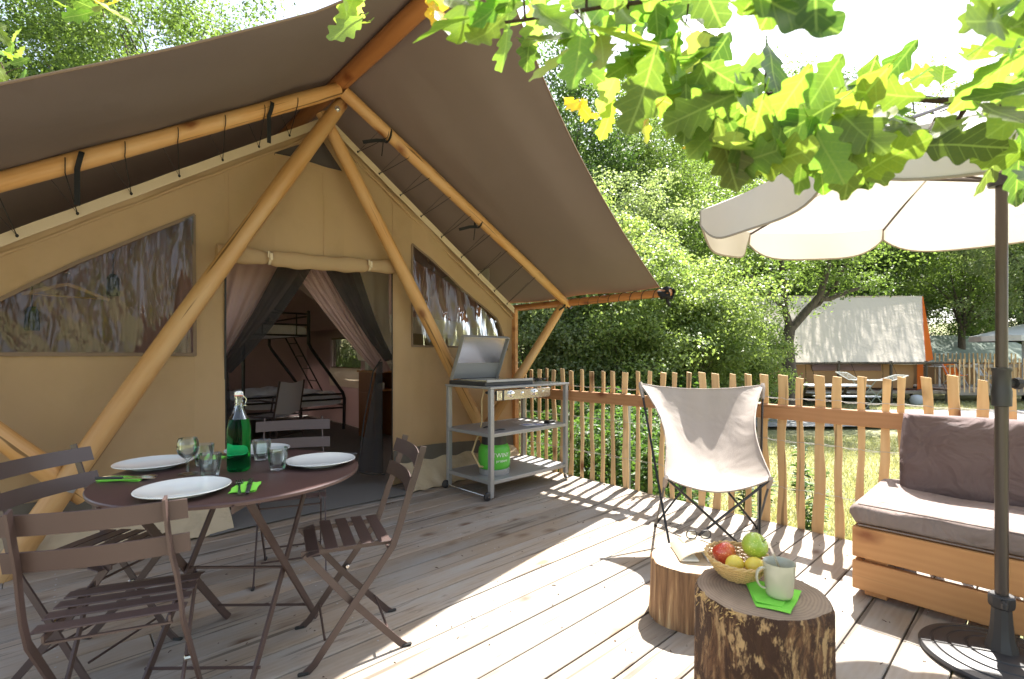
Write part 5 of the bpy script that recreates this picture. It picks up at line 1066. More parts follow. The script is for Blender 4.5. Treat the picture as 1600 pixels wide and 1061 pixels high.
def tree(name,label,cat,pos,H,cw,base,seed,mat='oak_foliage',nclump=130,per=150,L=.085,trunk=.14,cr=.55,group=None,lean=(0,0),stems=1,limbs=10,rz=0,shape=1.0,up=.7,hollow=.35):
    """trunk and limbs as one mesh, crown of leaf clumps as another; crown from base to H, cw wide"""
    rs=np.random.RandomState(seed); t=thing(name,label,cat,pos,rz,group)
    hz=(H-base)/2; c0=np.array([lean[0],lean[1],base+hz]); d=unit(rs.normal(size=(nclump,3))); rad=(hollow+(1-hollow)*rs.random(nclump)**.7)*(.80+.35*rs.random(nclump))
    # a lumpy outline: a few big lobes push the crown out
    lob=unit(rs.normal(size=(7,3))); bump_=1+.28*np.max(d@lob.T,axis=1)**3-.12
    C=c0+d*(rad*bump_)[:,None]*np.array([cw/2,cw/2,hz*shape]); C[:,2]=np.maximum(C[:,2],base*.9+.1); R_=cr*(.6+.8*rs.random(nclump))
    P=crown_leaves(rs,C,R_,per,L,up=up); me=leaf_mesh('crown',*P,mat); o=local('crown',me,t)
    m=MB(); rg=random.Random(seed)
    for s_ in range(stems):
        bx,by=(rg.uniform(-.3,.3)*(stems>1),rg.uniform(-.3,.3)*(stems>1)); pts=[];rr=[]
        for i in range(9):
            q=i/8; pts.append((bx+(lean[0]+bx*1.5)*q**1.4+.12*math.sin(q*5+seed+s_)*q,by+(lean[1]+by*1.5)*q**1.4+.12*math.cos(q*4+seed)*q,-.1+(base+hz*1.3)*q)); rr.append(trunk/(stems**.5)*(1.25 if i==0 else 1)*(1-.82*q))
        m.tube(pts,rr,10)
        idx=rs.choice(nclump,min(limbs,nclump),replace=False)
        for j in idx:
            e=Vector(C[j]); q=min(.95,max(.25,(e.z-.2-hz*.35)/(base+hz*1.3))); k0=int(q*8); a=Vector(pts[k0]); r0=rr[k0]*.6; mid=a.lerp(e,.5)+Vector((rg.uniform(-.2,.2),rg.uniform(-.2,.2),rg.uniform(0,.35)))
            m.tube([a,a.lerp(mid,.5)+Vector((0,0,.06)),mid,mid.lerp(e,.6),e],[r0,r0*.8,r0*.6,r0*.35,r0*.12],6)
            for q2 in range(3):
                f=mid.lerp(e,.4)+Vector((rg.uniform(-.7,.7),rg.uniform(-.7,.7),rg.uniform(-.2,.7)))*cr*1.6; m.tube([mid,mid.lerp(f,.5)+Vector((0,0,.05)),f],[r0*.35,r0*.2,r0*.07],5)
    local('trunk',m.mesh('trunk','tree_bark',60),t); return t
def T2(r,f,*a,**k): 
    p=P2(r,f); return (p[0],p[1],ground_z(p[0],p[1]))
G_B='trees and tall shrubs behind the fence'
# thicket right behind the fence, left part
tree('hazel_shrub','tall bright green shrub right of the canopy corner, behind the fence','shrub',T2(2.3,10.8),5.2,3.2,.1,21,'bright_foliage',170,230,.075,.05,.50,stems=6,limbs=8)
tree('hazel_shrub','bushy light green shrub behind the trolley and the log brace','shrub',T2(.55,11.2),4.6,3.0,.0,22,'grey_foliage',150,220,.075,.05,.50,stems=5,limbs=8)
tree('hazel_shrub','light green shrub behind the butterfly chair, left of the dark forked tree','shrub',T2(4.3,11.4),4.2,2.9,.0,23,'bright_foliage',150,220,.075,.05,.50,stems=6,limbs=8)
tree('hazel_shrub','tall thin stemmed sapling shrub in the middle of the thicket','shrub',T2(3.2,13.5),6.6,3.4,.6,24,'grey_foliage',150,220,.08,.06,.55,stems=5,limbs=8)
tree('hazel_shrub','low yellowish shrub in front of the far beige tent, at its left end','shrub',T2(5.9,12.8),2.9,2.3,.0,25,'bright_foliage',110,200,.07,.04,.42,stems=5,limbs=6)
tree('leafy_tree','dark green tree rising between the canopy edge and the yellow leaves','tree',T2(1.9,17.0),12.6,5.6,2.4,26,'dark_foliage',190,230,.10,.16,.72)
tree('leafy_tree','dense green tree behind the thicket, left of the parasol','tree',T2(5.0,18.5),12.0,5.6,1.8,27,'oak_foliage',190,220,.10,.16,.70)
tree('leafy_tree','green tree filling the gap above the butterfly chair','tree',T2(7.8,21.0),11.5,5.8,2.4,28,'bright_foliage',170,210,.10,.16,.70)
tree('leafy_tree','dark tree hidden mostly behind the canopy eave','tree',T2(-1.4,19.0),9.0,5.6,1.2,29,'dark_foliage',150,200,.10,.16,.70)
# the dark forked tree by the far tent
ft=tree('forked_tree','dark forked tree in front of the left end of the far beige tent','tree',T2(8.2,14.6),7.2,6.0,3.3,31,'oak_foliage',120,170,.095,.10,.62,limbs=0)
m=MB(); tp=Vector((0,0,0))
for pts,rr in (([(0,0,-.1),(.04,0,1.0),(-.05,.05,2.0),(.05,0,2.5)],[.24,.19,.17,.15]),([(.05,0,2.45),(-.10,.1,3.0),(.0,.15,3.7),(-.2,.2,4.8)],[.11,.09,.08,.05]),([(.05,0,2.4),(.35,-.35,2.95),(.62,-.62,3.4),(.7,-.8,4.2),(.9,-.9,5.2)],[.13,.12,.10,.08,.04]),([(.55,-.55,3.3),(.85,-.80,3.3),(1.3,-1.2,3.55),(1.9,-1.6,3.7)],[.08,.07,.06,.03]),([(.35,-.35,2.95),(.75,-.55,3.15),(1.1,-.9,3.75),(1.2,-1.3,4.6)],[.07,.06,.05,.02]),([(-.10,.1,3.0),(-.55,.5,3.6),(-1.2,.9,4.2)],[.06,.05,.02]),([(0,.0,1.6),(-.3,.3,2.1),(-.8,.5,2.4)],[.05,.035,.015])):
    m.tube(pts,rr,10)
for ch_ in list(ft.children):
    if ch_.name.startswith('trunk'): bpy.data.objects.remove(ch_)
local('trunk',m.mesh('trunk','tree_bark',60),ft)
tree('leafy_tree','yellow-green tree behind the ridge of the far beige tent','tree',T2(12.2,25.0),9.0,6.4,1.8,33,'bright_foliage',180,200,.12,.16,.80)
tree('leafy_tree','green tree behind the left half of the far beige tent','tree',T2(9.0,26.5),10.5,6.6,1.6,34,'oak_foliage',180,200,.12,.16,.85)
tree('leafy_tree','dark green tree right behind the orange end of the far tent','tree',T2(15.9,24.2),11.0,6.4,1.6,35,'dark_foliage',190,200,.12,.18,.80)
tree('leafy_tree','pale leaved tree hanging low at the right beyond the parasol pole','tree',T2(19.0,18.2),10.5,5.6,2.6,36,'grey_foliage',150,220,.09,.15,.62)
tree('leafy_tree','airy tree whose shade dapples the roof of the far beige tent','tree',T2(14.4,22.3),10.0,6.5,4.6,38,'oak_foliage',110,90,.10,.14,.45)
tree('leafy_tree','broad green tree at the far right edge above the far deck','tree',T2(19.6,21.5),10.5,6.4,2.3,37,'oak_foliage',170,200,.11,.18,.80)
# trees behind the left of the tent
tree('oak_tree','large oak with fine branches behind the left slope of the canopy','oak tree',T2(-9.3,13.2),12.4,7.8,4.2,41,'oak_foliage',290,220,.085,.22,.62,limbs=26,hollow=.5)
tree('oak_tree','darker oak behind the left end of the canopy','oak tree',T2(-12.6,13.4),10.6,6.6,3.6,42,'dark_foliage',260,230,.085,.2,.60,limbs=20,hollow=.45)
tree('oak_tree','lighter tree top behind the canopy just right of the large oak','oak tree',T2(-7.4,16.0),10.6,5.0,4.0,43,'bright_foliage',200,230,.085,.18,.58,limbs=18,hollow=.45)
# the wood beyond, copies of four full grown trees
G_W='forest trees standing far behind the far tent and the thicket'
protos=[tree('forest_tree','tree of the forest far behind the clearing','tree',(0,0,0),19,8.6,.6,51+i,['dark_foliage','oak_foliage','dark_foliage','bright_foliage'][i],170,170,.16,.24,1.15,group=G_W) for i in range(4)]
rg=random.Random(77); spots=[]
for r_ in range(3):
    for i in range(17):
        spots.append((-23+i*4.4+rg.uniform(-1,1)+r_*2.1,32+r_*5.5+rg.uniform(-1.5,1.5)+abs(i-9)*-.25))
for i,(r,f) in enumerate(spots):
    p=P2(r,f); z=ground_z(p[0],p[1]); src=protos[i%4]
    if i<4: place(src,(p[0],p[1],z),rg.uniform(0,6)); 
    else: dup(src,(p[0],p[1],z),rg.uniform(0,6),'tree of the forest far behind the clearing',G_W)
for o in protos: o['label']='tree of the forest far behind the clearing'
for i,(x,y) in enumerate(((-5,-21),(5,-23),(-14,-17))):
    dup(protos[i%4],(x,y,ground_z(x,y)),i*1.3,'tree standing behind the viewer, seen only as a green reflection in the tent windows','trees reflected in the tent windows')
# undergrowth right behind the pickets and along the wood edge
def undergrowth(name,region,n,L,h,mat,seed,lay=.5):
    rs=np.random.RandomState(seed); u=rs.random((n,2)); X=region(u[:,0],u[:,1]); f_=.678*X[:,0]+.735*X[:,1]; r_=.735*X[:,0]-.678*X[:,1]; keep=((r_/f_<.40)|(seed>4))&((np.sin(X[:,0]*3.1+seed)*np.cos(X[:,1]*2.7)+rs.random(n)*1.6)>.3); X=X[keep]; n=len(X); g=np.array([ground_z(a,b) for a,b in X])
    hh=h*(.35+.65*(.5+.5*np.sin(X[:,0]*2.3)*np.cos(X[:,1]*1.9+seed)))*rs.random(n)**.7; P=np.column_stack([X,g+hh]); Nn=unit(rs.normal(size=(n,3))*.7+np.array([0,0,.9])); Tp=rs.normal(size=(n,3)); Tp-=Nn*np.sum(Nn*Tp,axis=1,keepdims=True); Tp=unit(Tp); l=L*(.6+.8*rs.random(n)); me=leaf_mesh(name,P,Nn,Tp,l,l*(.4+.3*rs.random(n)),rs.random(n),mat); o=link(name,me); o['kind']='stuff'; return o
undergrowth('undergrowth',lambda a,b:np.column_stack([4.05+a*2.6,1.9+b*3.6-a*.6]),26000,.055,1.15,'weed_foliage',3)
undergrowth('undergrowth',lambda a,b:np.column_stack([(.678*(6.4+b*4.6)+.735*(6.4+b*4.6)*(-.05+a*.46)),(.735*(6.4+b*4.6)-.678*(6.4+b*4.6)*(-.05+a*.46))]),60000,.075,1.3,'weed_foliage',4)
undergrowth('forest_undergrowth',lambda a,b:np.column_stack([(.678*(29+b*9)+.735*(-22+a*62)),(.735*(29+b*9)-.678*(-22+a*62))]),60000,.22,2.2,'dark_foliage',5)
undergrowth('forest_undergrowth',lambda a,b:np.column_stack([(.678*(22+b*5)+.735*(-8+a*14)),(.735*(22+b*5)-.678*(-8+a*14))]),26000,.14,2.6,'oak_foliage',6)
# grass blades on the lit meadow
rs=np.random.RandomState(9); n=90000; f=4.2+rs.random(n)**1.3*14; r=f*(.05+rs.random(n)*1.05); X=.678*f+.735*r; Yv=.735*f-.678*r; keep=(X>3.95)&~((f+0-.0>10.3+r*.02)&(f<14.6)); X=X[keep];Yv=Yv[keep]; n=len(X)
g=np.array([ground_z(a,b) for a,b in zip(X,Yv)]); Tp=unit(rs.normal(size=(n,3))*.45+np.array([0,0,1.])); Nn=rs.normal(size=(n,3)); Nn-=Tp*np.sum(Nn*Tp,axis=1,keepdims=True); Nn=unit(Nn); l=.05+.07*rs.random(n)
o=link('grass',leaf_mesh('grass',np.column_stack([X,Yv,g+l*.4]),Nn,Tp,l,.006+.006*rs.random(n),rs.random(n),'grass_blade')); o['kind']='stuff'
# tall weed stalks just outside the pickets
def weed(p,h,seed,lab):
    rg=random.Random(seed); rs=np.random.RandomState(seed); t=thing('weed_plant',lab,'plant',p); m=MB(); P=[];
    for s_ in range(4):
        a=Vector((rg.uniform(-.06,.06),rg.uniform(-.06,.06),0)); e=a+Vector((rg.uniform(-.15,.15),rg.uniform(-.15,.15),h*rg.uniform(.7,1))); mid=a.lerp(e,.5)+Vector((rg.uniform(-.04,.04),rg.uniform(-.04,.04),0)); m.tube([a,mid,e],[.006,.004,.002],5)
        for q in np.linspace(.1,1,26): c_=a.lerp(e,q); P.append((c_.x,c_.y,c_.z))
    local('stems',m.mesh('stems','weed_foliage'),t); C=np.repeat(np.array(P),4,axis=0); n=len(C); d=unit(rs.normal(size=(n,3))*np.array([1,1,.35])+np.array([0,0,.25])); Nn=unit(np.cross(d,np.cross(np.array([0,0,1.]),d))+.2*rs.normal(size=(n,3))); Nn-=d*np.sum(Nn*d,axis=1,keepdims=True); Nn=unit(Nn); l=.05+.05*rs.random(n); local('leaves',leaf_mesh('leaves',C+d*l[:,None]*.5,Nn,d,l,l*.3,rs.random(n),'weed_foliage'),t)
for i,(x,y,h,lab) in enumerate(((4.15,2.95,1.25,'tall leafy weed behind the pickets just right of the trolley'),(4.20,2.32,1.30,'tall weed with narrow leaves behind the pickets left of the butterfly chair'),(4.3,2.65,.95,'mid-height weed behind the grey fence post'),(4.25,3.4,1.1,'leafy weed seen between trolley shelf and pickets'),(4.5,1.75,.9,'weed behind the pickets hidden partly by the butterfly chair'),(4.6,1.28,1.0,'small leafy plant right of the butterfly chair behind the rail'))): weed((x,y,-.48),h,i,lab)
# ================================================================== THE FAR CAMP
fx=thing('far_tent','far beige ridge tent with an orange end wall and brown sides','tent',T2(12.6,19.0),R(-42.7))
fl=lambda name,m,mat,sm=60: local(name,m.mesh(name,mat,sm),fx)
RIDGE=3.95; EAV=1.42   # heights above its ground; local x runs to the right, y away from the viewer
def ff(u,v): x=-4.1+u*(7.1-1.45*v)+.0; return (x,-.2-1.9*v,RIDGE-(RIDGE-EAV)*v**.92-.06*math.sin(u*3.14)*(1-v)+.03*math.sin(u*9+v*3)*v-.05*v*math.sin(v*3.1))
m=MB(); m.sheet(ff,40,20,-.01); fl('canopy',m,'far_fly')
m=MB(); m.sheet(lambda u,v:(-4.1+u*7.1,-.2+2.1*v,RIDGE-(RIDGE-EAV)*v),30,14,.01); fl('canopy',m,'far_fly')
m=MB(); m.add([(3.0,-.2,RIDGE-.02),(1.62,-2.0,EAV+.02),(2.45,-1.3,EAV+.12),(3.05,-.18,RIDGE-.02),(1.66,-1.97,EAV+.02),(2.49,-1.27,EAV+.12)],[(0,1,2),(5,4,3),(0,3,4,1),(1,4,5,2),(2,5,3,0)]); fl('end_canopy',m,'far_orange',0)
m=MB(); m.add([(3.0,-.2,RIDGE-.02),(2.45,-1.3,EAV+.12),(3.0,1.8,EAV),(3.04,-.2,RIDGE-.02),(2.49,-1.3,EAV+.12),(3.04,1.8,EAV)],[(0,1,2),(5,4,3),(0,3,4,1),(1,4,5,2)]); fl('end_canopy',m,'far_orange',0)
m=MB(); m.sheet(lambda u,v:(1.55+.7*u,-1.75+.6*u,.5+.9*v),4,4,.01); fl('door_flap',m,'far_orange')
for x0,x1 in ((-4.0,-2.3),(-2.28,.4),(.42,1.5)):
    m=MB(); m.sheet(lambda u,v:(x0+(x1-x0)*u,-1.62-.05*math.sin(v*3),.55+.95*v),12,6,.01); fl('side_wall',m,'far_tan')
m=MB(); m.box((-.9,-1.72,1.28),(2.4,.02,.24),.002); fl('window',m,'plum_cloth')
m=MB(); m.box((-.6,-.0,.42),(7.4,3.9,.10),.01); fl('platform',m,'deck_wood',0)
for x in (-3.8,-1.4,.4,1.6):
    m=MB(); m.tube([(x,-2.05,-.05),(x,-2.05,1.5)],.045,8); fl('pole',m,'tree_bark')
m=MB(); m.tube([(-4.1,-2.08,EAV+.0),(2.6,-2.08,EAV+.02)],.04,8); fl('eave_pole',m,'tree_bark')
for x in (-3.8,-2.4,-1,.4,1.8):
    m=MB(); m.tube([(x,-2.1,EAV),(x-.0,-2.9,.0)],.008,4); fl('guy_line',m,'cord_black')
# picnic table on the grass before the far tent
pt=thing('picnic_table','weathered grey picnic table on the grass in front of the far tent','picnic table',T2(10.3,15.9),R(-45))
for y in(-.28,0,.28):
    m=MB(); m.box((0,y,.74),(1.9,.26,.04),.004); lo('top_plank',m,'far_table_grey',pt)
for y in(-.72,.72): m=MB(); m.box((0,y,.44),(1.9,.25,.04),.004); lo('bench_plank',m,'far_table_grey',pt)
for x in(-.65,.65):
    for s_ in(-1,1): m=MB(); m.bar([(x,.25*s_,.72),(x,.75*s_,0)],.09,.045); lo('leg',m,'tree_bark',pt)
    m=MB(); m.box((x+.045,0,.42),(.04,1.6,.09),.003); lo('crossbeam',m,'tree_bark',pt)
dk=thing('drying_rack','white folding clothes drying rack with raised wings before the far tent','drying rack',T2(11.1,15.2),R(-45))
m=MB()
for y in(-.28,.28): m.tube([(-.95,y,1.17),(-.55,y,.93),(.40,y,.93),(.85,y,1.08)],.009,6)
m.tube([(-.95,-.28,1.17),(-.95,.28,1.17)],.013,6); m.tube([(.85,-.28,1.08),(.85,.28,1.08)],.013,6)
for y in np.linspace(-.2,.2,6): m.tube([(-.95,y,1.17),(-.55,y,.93),(.40,y,.93),(.85,y,1.08)],.003,4)
lo('frame',m,'white_ceramic',dk)
for a,b in ((-.45,.30),(.30,-.45)):
    m=MB(); m.tube([(a,-.27,.93),(b,-.27,0),(b,.27,0),(a,.27,.93)],.012,6); lo('leg',m,'green_canvas',dk)
m=MB(); m.lathe([(0,0),(.16,.0),(.20,.14),(.16,.30),(.05,.34),(0,.34)],14); p=T2(13.6,16.6); tag(link('grey_drum',m.mesh('grey_drum','far_table_grey',60),None,Matrix.Translation(p)),'small grey drum on the grass under the far tent eave','drum')
# far deck with its own pickets, table and chairs
fd=thing('far_deck','raised far wooden deck with a picket railing right of the beige tent','deck',T2(17.2,18.4),R(-42.7))
for i in range(9): m=MB(); m.box((.4,-1.2+i*.3,.52),(5.2,.285,.04),.004); lo('deck_board',m,'deck_wood',fd,0)
m=MB(); m.box((.4,-1.38,.42),(5.2,.05,.20),.004); lo('fascia_board',m,'deck_wood',fd,0)
for x in(-2.1,-.4,1.3,3.0): m=MB(); m.box((x,-1.3,.18),(.12,.12,.36),.004); lo('support_post',m,'deck_wood',fd,0)
for i in range(30):
    o=local('picket',pv[i%12],fd); o.matrix_basis=Matrix.Translation((-2.15+i*.17,-1.40,.52+rg.uniform(-.02,.02)))@Matrix.Rotation(R(90)+rg.uniform(-.1,.1),4,'Z')@Matrix.Rotation(rg.uniform(-.03,.03),4,'X')
for i in range(20):
    o=local('picket',pv[(i*5)%12],fd); o.matrix_basis=Matrix.Translation((-.2+i*.17,1.45,.56+rg.uniform(-.02,.02)))@Matrix.Rotation(R(90)+rg.uniform(-.1,.1),4,'Z')@Matrix.Diagonal((1,1,1.15,1))
m=MB(); m.box((.4,-1.35,1.32),(5.2,.04,.09),.004); lo('rail',m,'deck_wood',fd,0); m=MB(); m.box((1.4,1.4,1.30),(3.6,.04,.09),.004); lo('rail',m,'deck_wood',fd,0)
wt=thing('garden_table','white garden table on the far deck behind its pickets','table',(0,0,0)); p=Vector(T2(16.6,18.7)); place(wt,(p.x,p.y,p.z+.54),R(-42.7))
m=MB(); m.box((0,0,.735),(1.6,.8,.03),.01); lo('top',m,'white_ceramic',wt)
for a in(-.7,.7):
    for b in(-.32,.32): m=MB(); m.box((a,b,.36),(.05,.05,.72),.004); lo('leg',m,'white_ceramic',wt)
for i,(r,f,lab) in enumerate(((16.2,18.1,'rust red fabric deck chair at the left of the far white table'),(17.3,18.1,'pale folded deck chair at the right of the far white table'))):
    dc=thing('deck_chair',lab,'chair',(0,0,0)); p=Vector(T2(r,f)); place(dc,(p.x,p.y,p.z+.54),R(-42.7+i*30)); m=MB(); m.sheet(lambda u,v:(-.25+.5*u,-.25+.5*v,.40+.02*math.sin(v*3)+.45*max(0,v-.7)*3.3),6,12,.01); lo('seat_sling',m,('far_orange','white_wall')[i],dc,60)
    m=MB()
    for s_ in(-1,1): m.tube([(.25*s_,-.3,0),(.25*s_,.25,.86)],.014,6); m.tube([(.25*s_,.3,0),(.25*s_,-.25,.44)],.014,6)
    lo('frame',m,'far_table_grey',dc)
gt=thing('green_tent','low grey-green tent roof behind the far deck','tent',T2(19.6,22.5),R(-42.7))
m=MB(); m.sheet(lambda u,v:(-3.2+6.4*u,-2.0*v,2.35-(.95)*v+.25*math.sin(u*3.14)*(1-v)),16,8,-.01); lo('roof',m,'green_canvas',gt,60); m=MB(); m.sheet(lambda u,v:(-3.0+6.0*u,-1.8,.1+1.35*v),10,4,.01); lo('front_wall',m,'far_tan',gt,60)
for x in(-3,-1,1,3): m=MB(); m.tube([(x,-1.95,0),(x,-1.95,1.45)],.05,8); lo('pole',m,'tree_bark',gt)
fp=thing('far_parasol','white parasol over the far deck, cut by the right picture edge','parasol',(0,0,0)); p=Vector(T2(18.6,18.0)); place(fp,(p.x,p.y,p.z+.54),0)
m=MB(); m.lathe([(1.45,1.66),(1.45,1.86),(.8,2.06),(.05,2.28),(0,2.3)],8); m.lathe([(0,2.28),(.05,2.26),(.8,2.04),(1.44,1.84),(1.44,1.66)],8); lo('canopy',m,'white_wall',fp,20); m=MB(); m.tube([(0,0,0),(0,0,2.28)],.025,8); lo('pole',m,'far_table_grey',fp)
